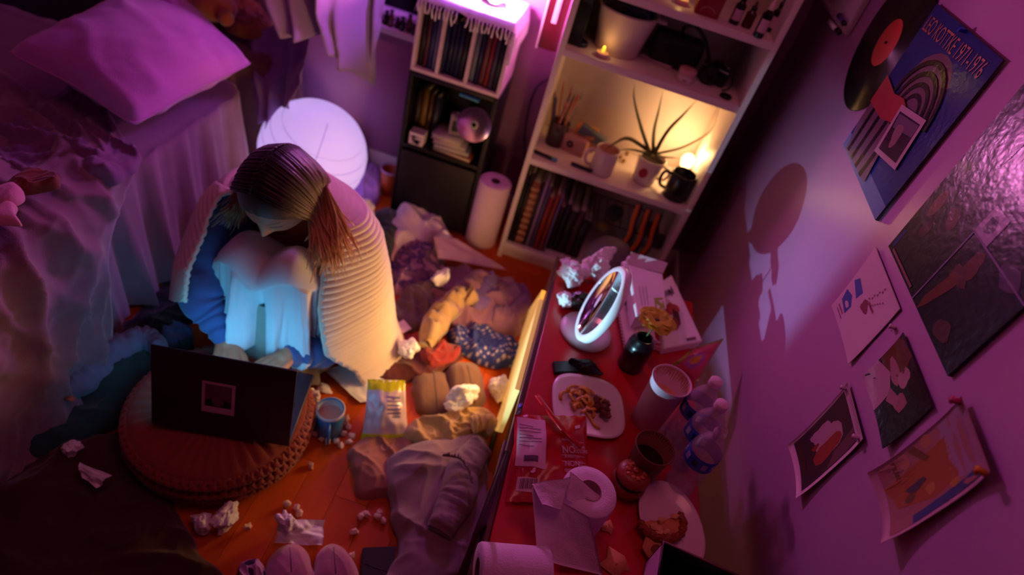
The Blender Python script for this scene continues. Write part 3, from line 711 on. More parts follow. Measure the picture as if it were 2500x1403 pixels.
for k in range(3):
    pts = [P(u + k * 24, v + k * 12, y=1.90 + .006 * k) for u, v in [(1560, 498), (1545, 540), (1535, 575), (1515, 600), (1490, 618)]]
    o = MB().tube(cr_open(pts, 26), [(.0035, .008)] * 26, 8).put('ribbon', mat('orange_ribbon', (214, 104, 40), .6), None, world=True)
    tag(o, 'orange ribbon hanging under the lit shelf, %s of three' % ['left', 'middle', 'right'][k], 'ribbon', 'orange ribbons')
    pts2 = [p + Vector((.009, .002, 0)) for p in pts]
    MB().tube(cr_open(pts2, 26), [(.002, .007)] * 26, 8).put('dark_edge', mat('navy_ribbon', (30, 24, 60), .6), o, world=True)
for k, (u, v, s_, c_, nm) in enumerate([(1405, 545, .034, (110, 50, 40), 'brown red ball of yarn'), (1475, 550, .022, (120, 90, 30), 'mustard ball of yarn'), (1500, 520, .03, (26, 20, 26), 'black ball of yarn'), (1590, 560, .03, (60, 30, 50), 'plum ball of yarn'), (1610, 590, .03, (50, 26, 30), 'wine ball of yarn')]):
    p = P(u, v, y=1.965)
    t = thing('yarn_ball', nm + ' in the dim bottom compartment', 'yarn ball', p, 'yarn balls in the bookcase')
    bb = MB()
    bb.lathe([(s_ * math.sin(PI * j / 14), -s_ * math.cos(PI * j / 14)) for j in range(15)], 20)
    ym = fab('yarn_%d' % k, c_); bb.put('core', ym, t)
    for q in range(6):
        M = Euler((R.random() * 3, R.random() * 3, R.random() * 3)).to_matrix()
        MB().tube([M @ Vector((s_ * 1.02 * math.cos(a), s_ * 1.02 * math.sin(a), s_ * .2 * math.sin(a * 3))) for a in [PI * 2 * j / 20 for j in range(20)]], .002, 5, closed=True).put('strand', ym, t)
zs_ = BX0
t = thing('wire_rack', 'dark wire rack holding the yarn balls above the book tops', 'rack', (.25, 1.97, .27))
for x in [.0, .03, .06, .09, .12, .15, .18, .21]: MB().tube([(x - .07, -.05, .0), (x - .07, .13, .0)], .0018, 6).put('bar', black_p, t)
for y in (-.05, .13): MB().tube([(-.075, y, 0), (.15, y, 0)], .0025, 6).put('rail', black_p, t)
for x in (-.07, .145): 
    for y in (-.05, .13): MB().tube([(x, y, 0), (x, y, -.198)], .0025, 6).put('leg', black_p, t)
# grey rounded thing in front: a round topped stool back between dresser and bookcase
pz = P(1480, 640, y=1.70)
t = thing('grey_bin', 'grey round topped bin standing between the red table and the bookcase', 'bin', (pz.x, 1.68, 0))
MB().lathe([(0, 0), (.07, 0), (.075, .01), (.082, .25), (.078, .31), (.055, .345), (.02, .357), (0, .358)], 40).put('body', mat('grey_plastic', (104, 86, 104), .6), t)
MB().lathe([(.0828, .245), (.0838, .25), (.0828, .256)], 40).put('seam', mat('grey_plastic', (104, 86, 104), .6), t)

# ------------------------------------------------------------------ red table
TX0, TX1, TY0, TY1, TZ = .092, .512, .20, 1.447, .40
t = thing('red_table', 'long low red topped table with dark metal edges along the right wall', 'table', (.3, .85, 0))
redm = mat('red_lacquer', (184, 18, 28), .30, .08, 4, .12, 90, coat=.15)
dm = mat('dark_bronze_metal', (92, 56, 60), .35, .1, metal=.6)
MB().box((TX0 + .012, TY0, TZ - .022), (TX1, TY1 - .002, TZ), .003).put('table_top', redm, t, world=True)
MB().box((TX0, TY0, TZ - .026), (TX0 + .0115, TY1, TZ + .002), .0015).put('edge_rail', dm, t, world=True)
MB().box((TX0 - .006, TY0, TZ - .05), (TX0 + .002, .80, TZ - .034), .0015).put('lower_rail', dm, t, world=True)
MB().box((TX0 + .006, TY0, TZ - .034), (TX0 + .009, TY1, TZ - .026)).put('groove_strip', mat('plum_strip', (120, 60, 110), .4), t, world=True)
for x in (TX0 + .0, TX1 - .02):
    for y in (TY0 + .01, TY1 - .03): MB().box((x, y, 0), (x + .018, y + .018, TZ - .026), .001).put('leg', dm, t, world=True)
MB().box((TX0 + .02, TY0 + .02, .05), (TX1 - .01, TY1 - .02, .062), .002).put('lower_shelf', dm, t, world=True)
# added glowing panel in place of the lamplit side below the table top
t = thing('added_glow_panel', 'long glowing yellow panel added for the lamplit side under the edge of the red table', 'lamp', (.15, 1.1, 0))
lp = mat('warm_added_glow', (240, 200, 120), .6, .04, 5, emit=(1.0, .56, .13), estr=.40)  # emission stands in for warm light falling on the table side
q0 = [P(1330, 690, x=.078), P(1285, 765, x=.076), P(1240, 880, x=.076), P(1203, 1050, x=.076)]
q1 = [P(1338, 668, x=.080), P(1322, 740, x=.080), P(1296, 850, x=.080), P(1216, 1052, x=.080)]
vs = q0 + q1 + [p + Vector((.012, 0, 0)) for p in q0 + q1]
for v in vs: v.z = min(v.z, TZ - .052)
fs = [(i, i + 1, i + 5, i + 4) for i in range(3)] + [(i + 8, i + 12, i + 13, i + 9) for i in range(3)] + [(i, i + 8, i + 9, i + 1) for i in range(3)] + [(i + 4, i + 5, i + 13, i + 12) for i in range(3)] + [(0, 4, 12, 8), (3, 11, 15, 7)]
mesh('added_glow_face', vs, fs, lp, t, smooth=False)
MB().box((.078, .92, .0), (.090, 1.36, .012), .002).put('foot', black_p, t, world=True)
# grey board and folder leaning against the table side
o = sheet('grey_board', None, None, 'long grey board leaning against the near end of the red table', 'board', m=mat('grey_board_card', (120, 96, 130), .6), curl=.002, th=.004,
          world_pts=[P(1236, 1100, x=.075), P(1248, 1100, x=.078), P(1150, 1395, z=.20), P(1105, 1440, z=.15)])
t = thing('glitter_pen', 'clear sparkly pen top sticking up between the board and the table', 'pen', P(1208, 1235, z=.36))
MB().tube([(0, 0, -.1), (0, 0, .0)], .0045, 10).put('barrel', mat('violet_pen', (90, 60, 150), .3), t)
MB().tube([(0, 0, .0), (0, 0, .018)], .0055, 10).put('cap', mat('clear_hub', (210, 220, 190), .2), t)
t = thing('violet_pen', 'dark violet pen resting on the table rail above the snack bag', 'pen', P(1268, 1005, z=TZ + .006))
MB().tube([(0, -.03, 0), (0, .012, 0)], .004, 10).put('barrel', mat('dark_pen', (20, 16, 40), .3), t)
MB().tube([(0, .012, 0), (0, .022, 0)], .0045, 10).put('cap', mat('violet_pen', (90, 60, 150), .3), t)

# ------------------------------------------------------------------ things on the table
# vanity mirror
pm_ = P(1428, 812, z=TZ)
t = thing('vanity_mirror', 'round white vanity mirror on a disc base on the red table', 'mirror', pm_)
MB().lathe([(0, 0), (.066, 0), (.069, .003), (.067, .010), (.05, .012), (0, .013)], 48).put('base', white_p, t)
m0 = Vector((.0, .010, 0))
ctr = P(1468, 742, z=TZ + .15) - pm_
ax = Vector((-.84, .10, .54)).normalized()     # the way the glass faces
ax = Vector((-.95, -.04, .27)).normalized()
u_ = Vector((0, 0, 1)); u_ = (u_ - ax * u_.dot(ax)).normalized(); v_ = ax.cross(u_)
Mm = Matrix((v_, u_, ax)).transposed().to_4x4(); Mm.translation = ctr
MB().lathe([(.083, .006), (.094, .008), (.098, .004), (.098, -.010), (.092, -.014), (0, -.014)], 56, Mm, .98, 1.05).put('ring_frame', white_p, t)
MB().lathe([(0, .004), (.084, .004), (.084, .006)], 56, Mm, .98, 1.05).put('glass', mat('mirror_glass', (225, 225, 230), .03, 0, metal=1), t)
neck_top = ctr - u_ * .095 - ax * .004
MB().tube([Vector((.0, .005, .006)), (Vector((.0, .005, .02)) + neck_top * 0 + Vector((neck_top.x * .5, neck_top.y * .5, max(.0, neck_top.z * .5)))), neck_top], [(.016, .009), (.012, .008), (.014, .008)], 14).put('neck', white_p, t)
MB().lathe([(0, .0135), (.003, .0135), (.003, .0145), (0, .0145)], 12, Tm(-.005, -.045, 0)).put('button', mat('brown_button', (110, 50, 40), .5), t)
# tissues at the far end
k = 0
for (u, v, sx, sy, sz, nm) in [(1390, 690, .040, .030, .026, 'white crumpled tissue at the far left corner of the red table'), (1440, 680, .034, .034, .034, 'tall crumpled tissue left of the vanity mirror'), (1375, 745, .020, .022, .02, 'tissue wad spilling from the dark wrapper'),
                            (1462, 655, .034, .022, .03, 'pink tissue at the far edge of the red table behind the mirror'), (1525, 690, .026, .028, .034, 'mauve crumpled tissue right of the mirror'), (1610, 792, .02, .016, .018, 'small white tissue beside the yellow flower'), (1378, 640, .016, .008, .006, 'tiny strip of tissue at the far left corner of the table')]:
    k += 1; crumple('crumpled_tissue', P(u, v, z=TZ), (sx, sy, sz), nm, seed=k * 7.3, rot=k, group='tissues on the red table')
t = crumple('dark_snack_wrapper', P(1410, 748, z=TZ), (.045, .026, .020), 'dark green crumpled snack wrapper left of the mirror', 'wrapper', seed=44, m=mat('dark_wrapper', (44, 40, 34), .3, .4, 30), rot=.3)
t = crumple('dark_wrapper_behind', P(1540, 770, z=TZ), (.02, .03, .03), 'dark shiny wrapper tucked under the white carton', 'wrapper', seed=51, m=mat('dark_wrapper', (44, 40, 34), .3, .4, 30), rot=.3)
t.name = 'shiny_wrapper'
# flat white card box with a red figure
def pbox(name, px, z0, h, label, cat, m, bev=.002):
    """a box standing on the table with the four seen corners of its top"""
    top = [P(u, v, z=z0 + h) for u, v in px]; c = sum(top, Vector()) / 4; t = thing(name, label, cat, (c.x, c.y, z0))
    vs = [p - t.location for p in top] + [Vector((p.x, p.y, z0)) - t.location for p in top]
    bm = bmesh.new(); bv = [bm.verts.new(v) for v in vs]
    for f in [(0, 1, 2, 3), (7, 6, 5, 4)] + [(i, i + 4, (i + 1) % 4 + 4, (i + 1) % 4) for i in range(4)]: bm.faces.new([bv[i] for i in f])
    bmesh.ops.recalc_face_normals(bm, faces=bm.faces[:]); bmesh.ops.bevel(bm, geom=bm.edges[:], offset=bev, segments=2, affect='EDGES')
    me = bpy.data.meshes.new('body'); bm.to_mesh(me); bm.free(); me.materials.append(m); me.shade_smooth()
    o = link_mesh('body', me, t); auto(o, 30); return t, [p - t.location for p in top]
def face_print(t, top, shapes, m, name, lift=.0006):
    """flat print on the top of such a box: shapes in its own 0..1 coordinates"""
    b_ = MB(); 
    for col, pts in shapes:
        b_.color(col); lift += .00012
        b_.ext([(top[0] * (1 - a) + top[1] * a) * (1 - b) + (top[3] * (1 - a) + top[2] * a) * b + Vector((0, 0, lift)) for a, b in pts], [tuple(range(len(pts)))])
    return b_.put(name, m, t, colors=True, smooth=False)
def blob(cx, cy, rx, ry, n=14, seed=0, j=.25): return [(cx + rx * math.cos(2 * PI * i / n) * (1 + j * nz((math.cos(2 * PI * i / n), math.sin(2 * PI * i / n)), seed)*2), cy + ry * math.sin(2 * PI * i / n) * (1 + j * nz((math.cos(2 * PI * i / n), math.sin(2 * PI * i / n)), seed)*2)) for i in range(n)]
cardm = mat('white_card', (232, 214, 216), .5, .03)
t, top = pbox('picture_book', [(1610, 690), (1640, 670), (1716, 832), (1620, 850)], TZ, .026, 'white paperbound book with a red figure on its cover, below the carton', 'book', cardm)
top = top
sh = [((60, 30, 50), blob(.25 + .1 * k, .22 + .02 * (k % 2), .045, .06, seed=k)) for k in range(5)] + [((170, 40, 50), blob(.35, .46, .16, .09, seed=8)), ((190, 60, 60), blob(.5, .50, .16, .08, seed=9)), ((90, 30, 44), blob(.5, .62, .11, .12, seed=10)), ((150, 40, 50), blob(.42, .70, .10, .09, seed=12)), ((120, 80, 90), [(.60, .93), (.85, .93), (.85, .965), (.60, .965)])]
face_print(t, top, sh, paint, 'cover_print')
MB().box((-.0, 0, 0), (.001, .001, .001)) 
t, top = pbox('tissue_carton', [(1535, 645), (1618, 668), (1628, 752), (1555, 770)], TZ + .027, .05, 'white carton with a lime green arrow lying on the picture book', 'carton', cardm)
face_print(t, top, [((150, 170, 60), [(.62, .78), (.72, .74), (.84, .86), (.90, .78), (.95, .98), (.72, .98), (.79, .92), (.68, .84)]), ((150, 170, 60), [(.62, .70), (.90, .70), (.90, .75), (.67, .75), (.67, .96), (.62, .96)])] + [((120, 90, 110), [(.2 + k * .1, .45), (.215 + k * .1, .45), (.215 + k * .1, .85), (.2 + k * .1, .85)]) for k in range(3)], paint, 'arrow_print')
top_ = top
for k, off in enumerate([0, .004]):
    pass
f_ = MB(); e0, e1, e2 = top[0], top[1], (top[0] + top[1]) / 2
f_.ext([top[0] + Vector((0, 0, .001)), top[1] + Vector((0, 0, .001)), top[1] + Vector((.006, .03, .02)), top[0] + Vector((-.004, .03, .022)), ], [(0, 1, 2, 3)])
f_.put('open_flap', cardm, t)
# spiral notebook under it
t, top = pbox('spiral_notebook', [(1508, 745), (1590, 735), (1602, 835), (1528, 850)], TZ, .012, 'cream spiral notebook under the yellow flower vase', 'notebook', mat('notebook_cover', (226, 200, 190), .6))
for k in range(14):
    a = k / 13; p = top[0] * (1 - a) + top[3] * a
    MB().tube([p + Vector((.006 * math.cos(q) - .001, 0, .006 * math.sin(q) - .006)) for q in [PI * 2 * j / 10 for j in range(10)]], .0009, 5, closed=True).put('coil_ring', black_p, t)
# black vase and yellow flower
pv = P(1535, 905, z=TZ)
t = thing('black_vase', 'small black bottle vase on the red table holding the yellow flower', 'vase', pv + Vector((.0, .018, 0)))
MB().lathe([(0, 0), (.028, 0), (.032, .004), (.0325, .075), (.030, .088), (.022, .096), (.022, .104), (.019, .104), (.019, .09), (.029, .07), (.029, .006), (0, .006)], 40).put('body', mat('black_vase_glaze', (10, 8, 10), .3), t)
vb = t.location.copy()
t = thing('yellow_flower', 'mustard yellow open flower with broad petals in the black vase', 'flower', vb + Vector((0, 0, .104)))
fm = mat('mustard_petal', (190, 165, 30), .6, .2, 60, .2, 80); hd = Vector((.008, .010, .05))
MB().tube([(0, 0, -.05), (0.002, .002, 0), hd], .002, 6).put('stem', mat('green_stem', (70, 80, 30), .6), t)
for ring, (n_, l_, up) in enumerate([(5, .048, .4), (4, .034, .85)]):
    for k in range(n_):
        a = 2 * PI * k / n_ + ring * .5; vs = []; fs = []; nu_, nv_ = 9, 8
        for i in range(nu_):
            for j in range(nv_):
                s_ = i / (nu_ - 1); w_ = (j / (nv_ - 1) - .5) * 2; wdt = .029 * math.sin(PI * min(1, .12 + s_ * .8)) ** .8
                r = l_ * s_; z_ = up * r * (1.1 - s_ * .9) + .004 * nz((s_ * 3, w_ * 2), k + ring * 7) + .006 * w_ * w_ * (1 - s_ * 1.2)
                vs.append(hd + Matrix.Rotation(a, 3, 'Z') @ Vector((r, w_ * wdt, z_)))
        for i in range(nu_ - 1):
            for j in range(nv_ - 1): q = i * nv_ + j; fs.append((q, q + nv_, q + nv_ + 1, q + 1))
        mesh('petal', vs, fs, fm, t, world=False)
MB().lathe([(0, -.002), (.007, 0), (.006, .006), (0, .008)], 14, Tm(*hd)).put('centre', mat('flower_centre', (90, 70, 20), .8), t)
for k, (u, v) in enumerate([(1590, 835), (1610, 855), (1580, 850)]):
    o = crumple('fallen_petal', P(u, v, z=TZ + (.06 if k == 0 else .0)), (.018, .01, .006), ['pale pink petal hanging at the vase rim', 'fallen pink petal beside the black vase', 'small pink petal on the red table by the vase'][k], 'petal', seed=k, m=mat('pink_petal', (206, 130, 150), .7), sub=3, group='fallen petals')
# black snack bar wrapper
t, top = pbox('black_bar_wrapper', [(1350, 880), (1415, 878), (1418, 906), (1355, 908)], TZ, .012, 'black wrapped snack bar on the red table above the square plate', 'wrapper', mat('black_foil', (34, 20, 30), .35, .3, 40, .4, 60))
crumple('torn_end', Vector((top[1] + top[2]) / 2) + Vector((.014, 0, -.012)), (.032, .018, .016), None, seed=71, m=MATS['black_foil'], parent=t, sub=3)
# pink yellow snack packet standing by the wall
def pillow_bag(name, corners, puff, label, cat, m, n=18, seed=0, cols=None, wr=.004, crimp=True, grp=None):
    """a filled plastic bag: two skins joined at the rim; corners a,b,c,d as room points"""
    a, b, c, d = [Vector(q) for q in corners]; ctr = (a + b + c + d) / 4; base = Vector((ctr.x, ctr.y, min(q.z for q in (a, b, c, d))))
    t = thing(name, label, cat, base, grp); nn_ = (b - a).cross(d - a).normalized()
    for side in (1, -1):
        vs = []; fs = []; cc = []
        for i in range(n + 1):
            for j in range(n + 1):
                u, v = i / n, j / n; p = (a * (1 - u) + b * u) * (1 - v) + (d * (1 - u) + c * u) * v
                e = (math.sin(PI * u) ** .55) * (math.sin(PI * v) ** .7 if crimp else math.sin(PI * v) ** .5)
                pin = 1 - .06 * math.sin(PI * v); p = ctr + (p - ctr) * 1 + (ctr - p) * (1 - pin) * (abs(u - .5) * 2)
                p = p + nn_ * side * (puff * e + wr * nz((u * 6, v * 6), seed + side) * (.3 + e)) + nn_ * .002 * math.sin(u * 40) * (1 if v in (0, 1) else 0)
                vs.append(p - base)
                cc.append(s2l(cols(u, v)) if cols else (1, 1, 1))
        for i in range(n):
            for j in range(n):
                q = i * (n + 1) + j; f = (q, q + n + 1, q + n + 2, q + 1); fs.append(f if side > 0 else f[::-1])
        mesh('front_skin' if side > 0 else 'back_skin', vs, fs, m, t, False, True, cc)
    return t, base, nn_
def pk(u, v):
    if u < .10 or u > .93 or v > .93: return (150, 150, 50)
    d = math.hypot(u - .45, v - .5) + .1 * nz((u * 5, v * 5), 2)
    return (220, 90, 120) if d > .28 else ((190, 110, 200) if d > .16 else (230, 170, 70))
bagm = mat('glossy_bag', (255, 255, 255), .22, .06, 20, .3, 70, attr=True)
zz = TZ + .004
pillow_bag('pink_snack_packet', [P(1640, 890, z=TZ + .01), P(1705, 930, z=TZ + .004), P(1768, 825, z=TZ + .09), P(1690, 850, z=TZ + .07)], .016, 'small pink and yellow snack packet leaning against the wall by the tall cup', 'packet', bagm, cols=pk, seed=5, n=26)
# square plate with pasta leftovers
ppz = P(1432, 996, z=TZ)
def rsq(name, label, c, rx, ry, rot, m, pw=3.2, h=.014, n=64):
    t = thing(name, label, 'plate', c, rot=(0, 0, rot)); vs = []; fs = []
    prof = [(0, .0035), (.55, .0035), (.70, .005), (.90, h - .002), (1, h), (1.0, h - .0015), (.9, h - .006), (.62, .0), (0, .0)]
    for r, z_ in prof:
        for i in range(n):
            a = 2 * PI * i / n; ca, sa = math.cos(a), math.sin(a); q = (abs(ca) ** pw + abs(sa) ** pw) ** (-1 / pw)
            vs.append(Vector((rx * q * ca * r, ry * q * sa * r, z_)))
    for k in range(len(prof) - 1):
        for i in range(n): j = (i + 1) % n; fs.append((k * n + i, k * n + j, (k + 1) * n + j, (k + 1) * n + i))
    mesh('dish', vs, fs, m, t, world=False); return t
platem = mat('plate_ceramic', (236, 206, 208), .25, .02, coat=.4)
rsq('square_plate', 'rounded square white plate with leftover pasta on the red table', ppz, .085, .085, .18, platem)
b_ = MB()
t = thing('leftover_pasta', 'heap of leftover golden pasta and brown meat on the square plate', 'food', ppz + Vector((0, 0, .004)))
pasm = mat('pasta', (206, 140, 40), .45, .2, 60, .4, 120)
for k in range(34):
    a = R.random() * 6.28; r = .03 * R.random() ** .6; c0 = Vector((-.008 + r * math.cos(a) * 1.3, .008 + r * math.sin(a), .003 + .008 * R.random())); q = R.random() * 6.28; l = .012 + .01 * R.random()
    pts = [c0 + Vector((l * math.cos(q + s_), l * math.sin(q + s_), .003 * math.sin(s_ * 2))) for s_ in [j * .42 for j in range(5)]]
    MB().tube(pts, [(.0042, .0022)] * 5, 8).put('pasta_piece', pasm, t)
MB().tube(cr_open([(-.005, -.015, .004), (.01, -.03, .004), (.02, -.045, .004), (.035, -.05, .003)], 12), .003, 8).put('noodle', pasm, t)
meat = mat('browned_meat', (112, 40, 24), .5, .4, 50, .6, 150)
for k in range(12): crumple('meat_chunk', Vector((.030 + R.uniform(-.014, .016), .004 + R.uniform(-.022, .018), .002 + .005 * R.random())), (.009, .008, .008), None, seed=k * 2, m=meat, sub=2, parent=t)
# red snack bag with print
cs = [P(1235, 1225, z=TZ + .012), P(1452, 1225, z=TZ + .018), P(1432, 1015, z=TZ + .045), P(1256, 1012, z=TZ + .042)]
redbag = mat('red_bag_film', (178, 16, 26), .25, .08, 20, .35, 60)
t, base, nn_ = pillow_bag('red_snack_bag', cs, .022, 'red snack bag with white printed panel lying on the red table', 'bag', redbag, seed=12, n=30, wr=.006)
A, B_, C_, D_ = cs
def onbag(u, v, lift=.0015):
    p = (A * (1 - u) + B_ * u) * (1 - v) + (D_ * (1 - u) + C_ * u) * v; ctr = (A + B_ + C_ + D_) / 4
    e = (math.sin(PI * u) ** .55) * (math.sin(PI * v) ** .7); pin = 1 - .06 * math.sin(PI * v); p = p + (ctr - p) * (1 - pin) * (abs(u - .5) * 2)
    return p + nn_ * (.022 * e + .006 * nz((u * 6, v * 6), 13) * (.3 + e) + lift) - base
def bagpatch(name, u0, v0, u1, v1, m, lift=.0016, n=8, slant=0):
    vs = []; fs = []
    for i in range(n + 1):
        for j in range(n + 1): vs.append(onbag(u0 + (u1 - u0) * i / n, v0 + (v1 - v0) * j / n + slant * i / n, lift))
    for i in range(n):
        for j in range(n): q = i * (n + 1) + j; fs.append((q, q + n + 1, q + n + 2, q + 1))
    return mesh(name, vs, fs, m, t, world=False)
whitep = mat('white_print', (220, 170, 185), .5, .03)
bagpatch('white_panel', .03, .37, .40, .97, whitep, slant=-.06)
darkp = mat('dark_print', (90, 50, 80), .6)
for k in range(7): bagpatch('text_line', .06, .88 - k * .042, .34 if k % 3 else .24, .872 - k * .042, darkp, .0022, 4, slant=-.05)
bagpatch('stamp_print', .13, .41, .30, .48, darkp, .0022, 4, slant=-.03)
bagpatch('barcode_panel', .08, .10, .34, .24, whitep, slant=-.02)
for k in range(13): bagpatch('bar', .115 + k * .0165, .12, .121 + k * .0165 + .003 * (k % 3), .22, darkp, .0022, 3, slant=-.005)
bu = (onbag(.8, .5) - onbag(.6, .5)).normalized(); bv = (onbag(.7, .6) - onbag(.7, .4)); bv = (bv - bu * bv.dot(bu)).normalized(); bn = bu.cross(bv)
def bagtext(s, u, v, size, sx=.72):
    o = text('lettering', s, size, t, onbag(u, v, .0065), whitep, sx=sx); o.rotation_euler = Matrix((bu, bv, bn)).transposed().to_euler(); return o
bagtext('IN THE USA', .60, 0.629, .0072); bagtext('NO', .60, 0.489, .021, .85)
bagtext('ARTIFICIAL', .765, 0.544, .0062); bagtext('COLORS', .765, 0.489, .0098); bagtext('OR PRESERVATIVES', .62, 0.434, .0056)
bagtext('NON', .62, 0.331, .015, .9); bagtext('NO', .80, 0.361, .009); bagtext('CORN', .80, 0.312, .010); bagtext('SYRUP', .80, 0.270, .006); bagtext('GMO', .62, 0.270, .009)
bagtext('f', .125, .275, .012); 
for y_ in (.655, .475, .40): bagpatch('rule_line', .59, y_, .93, y_ - .006, whitep, .0022, 4)
bird = [(0, 0), (.3, .15), (.5, .45), (.8, .75), (1.05, .7), (1.25, .85), (1.1, .5), (1.0, .1), (.6, -.2), (.2, -.2)]
b_ = MB().ext([onbag(.215, .28, .005) + bu * x * .011 + bv * y * .011 for x, y in bird], [tuple(range(len(bird)))]); b_.put('bird_emblem', whitep, t)
bagpatch('diamond_print', .80, .80, .88, .84, whitep, .002, 3, slant=.03)
# twisted red straw-like bag tie
o = MB().tube(cr_open([P(1312, 965, z=TZ + .05) , P(1345, 1010, z=TZ + .062), P(1385, 1060, z=TZ + .066), P(1420, 1090, z=TZ + .06)], 22), [(.006, .0035)] * 22, 8).put('torn_strip', redbag, t, world=True)
# tall white paper cup
def cup(name, label, base_px, top_r, bot_r, h, m, inner, fill=None, lean=0):
    p = P(*base_px, z=TZ + h); p.z = TZ; t = thing(name, label, 'cup', p)
    MB().lathe([(0, 0), (bot_r, 0), (top_r - .001, h - .004), (top_r + .0012, h - .003), (top_r + .0012, h), (top_r - .0012, h), (bot_r - .0015, .005), (0, .005)], 48).put('body', m, t)
    MB().lathe([(top_r - .0014, h - .002), (bot_r - .0008, .006), (0, .0055)], 40).put('lining', inner, t)
    MB().tube([((top_r + .0004) * math.cos(q), (top_r + .0004) * math.sin(q), h) for q in [PI * 2 * j / 48 for j in range(48)]], .0016, 8, closed=True).put('rim', m, t)
    if fill: MB().lathe([(0, h * fill[0]), (bot_r + (top_r - bot_r) * fill[0] - .001, h * fill[0])], 40).put('drink', fill[1], t)
    return t
cup('tall_paper_cup', 'tall plain white paper cup on the red table', (1641, 928), .043, .034, .150, mat('cup_paper', (226, 190, 210), .7, .03), mat('cup_lining', (216, 160, 130), .6), (.62, mat('foamy_drink', (216, 156, 120), .5)))
cup('brown_paper_cup', 'shorter kraft brown cup of dark drink in front of the tall cup', (1600, 1092), .040, .030, .105, mat('kraft_paper', (120, 60, 40), .7, .1), mat('kraft_inside', (110, 60, 40), .7), (.6, mat('dark_coffee', (36, 14, 8), .15)))
# round jar
pj = P(1522, 1205, z=TZ)
t = thing('carved_round_jar', 'round carved terracotta jar with a dark band and petal top', 'jar', pj + Vector((.0, .012, 0)))
tc_ = mat('terracotta_dark', (150, 56, 28), .4, .3, 40, .5, 120)
MB().lathe([(0, 0), (.022, 0), (.033, .012), (.037, .026), (.035, .036), (.031, .040)], 40).put('body', tc_, t)
MB().lathe([(.031, .039), (.0335, .041), (.0335, .045), (.031, .047)], 40).put('band', mat('dark_band', (30, 12, 12), .4), t)
MB().lathe([(.031, .047), (.035, .051), (.033, .06), (.022, .066), (.012, .068), (0, .068)], 40).put('lid', tc_, t)
for k in range(10):
    a = PI * 2 * k / 10; crumple('petal_relief', Vector((.017 * math.cos(a), .017 * math.sin(a), .0645)), (.0055, .0045, .003), None, seed=k, m=mat('petal_relief', (196, 96, 50), .5), sub=2, parent=t)
MB().lathe([(.006, .068), (.007, .071), (.004, .073), (0, .073)], 16).put('knob', tc_, t)
# water bottles
wat = mat('clear_plastic', (240, 200, 235), .07, 0, alpha=.20, coat=1.0)
def bottle(px, label, cap=True, lab=True):
    p = P(*px, z=TZ + .205); p.z = TZ; t = thing('water_bottle', label, 'bottle', p, 'water bottles by the wall')
    prof = [(0, .004), (.012, .002), (.024, .0), (.030, .004), (.0315, .012)]
    for k in range(5): z_ = .02 + k * .014; prof += [(.0315, z_), (.0298, z_ + .004), (.0298, z_ + .007), (.0315, z_ + .011)]
    prof += [(.032, .10), (.032, .135), (.030, .150), (.024, .165), (.016, .178), (.0118, .186), (.0118, .192), (.0135, .193), (.0135, .195), (.0112, .196), (.0112, .205)]
    inner = [(max(0, r - .0009), z_) for r, z_ in prof[::-1]][:-1] + [(0, .005)]
    MB().lathe(prof + inner, 40).put('clear_body', wat, t)
    if cap: MB().lathe([(.0125, .194), (.0135, .196), (.0135, .209), (.012, .211), (0, .211)], 28).put('cap', mat('white_cap', (232, 190, 215), .4), t)
    if lab:
        MB().lathe([(.0324, .100), (.0326, .102), (.0326, .134), (.0324, .136)], 40).put('blue_label', mat('blue_label', (60, 96, 200), .4, .2, 90), t)
        for k in range(10):
            a = 2 * PI * k / 10 + .2; b_ = MB()
            vs = [Vector((.0329 * math.cos(q), .0329 * math.sin(q), z_)) for q in (a, a + .16, a + .32) for z_ in (.110, .127)]
            mesh('label_mark', vs, [(0, 2, 3, 1), (2, 4, 5, 3)], mat('label_print', (190, 170, 220), .5) if k % 3 else mat('label_navy', (16, 26, 110), .5), t, world=False)
    return t
bottle((1765, 1048), 'open water bottle without a cap, nearest of the bottles by the wall')
bottle((1762, 988), 'capped water bottle in the middle of the row by the wall', True)
bottle((1748, 932), 'capped water bottle at the far end of the row beside the tall cup', True)
for o in [q for q in bpy.data.objects if q.name.startswith('cap')]:
    if o.parent and o.parent.get('label', '').startswith('open water'): bpy.data.objects.remove(o)
crumple('crushed_plastic_cup', P(1670, 1075, z=TZ), (.028, .03, .03), 'crushed clear plastic cup among the water bottles', 'cup', seed=91, m=mat('clear_film', (236, 180, 205), .12, 0, alpha=.3, coat=.6), rot=1)
# near oval plate with tortilla
rsq('oval_plate', 'oval white plate with a half eaten folded tortilla', P(1632, 1285, z=TZ), .066, .092, .30, platem, 2.1, .016)
pz = P(1618, 1300, z=TZ + .006)
t = thing('folded_tortilla', 'half eaten folded tortilla with brown filling on the oval plate', 'food', pz, rot=(0, 0, .5))
tor = mat('tortilla', (214, 140, 84), .7, .3, 40, .4, 90)
vs = []; fs = []; n = 30; rr_ = 16
for side in range(2):
    base_i = len(vs)
    for k in range(rr_ + 1):
        for i in range(n + 1):
            a = PI * i / n + PI; r = .055 * k / rr_ * (1 + .09 * nz((math.cos(a) * 3, math.sin(a) * 3), 5 + side) )
            vs.append(Vector((r * math.cos(a) * .92, r * math.sin(a) * .8 + .02, (.002 if side == 0 else .012 + .006 * math.sin(PI * k / rr_)) + .006 * nz((r * 60 * math.cos(a), r * 60 * math.sin(a)), side))))
    for k in range(rr_):
        for i in range(n): q = base_i + k * (n + 1) + i; fs.append((q, q + n + 1, q + n + 2, q + 1))
mesh('tortilla', vs, fs, tor, t, world=False)
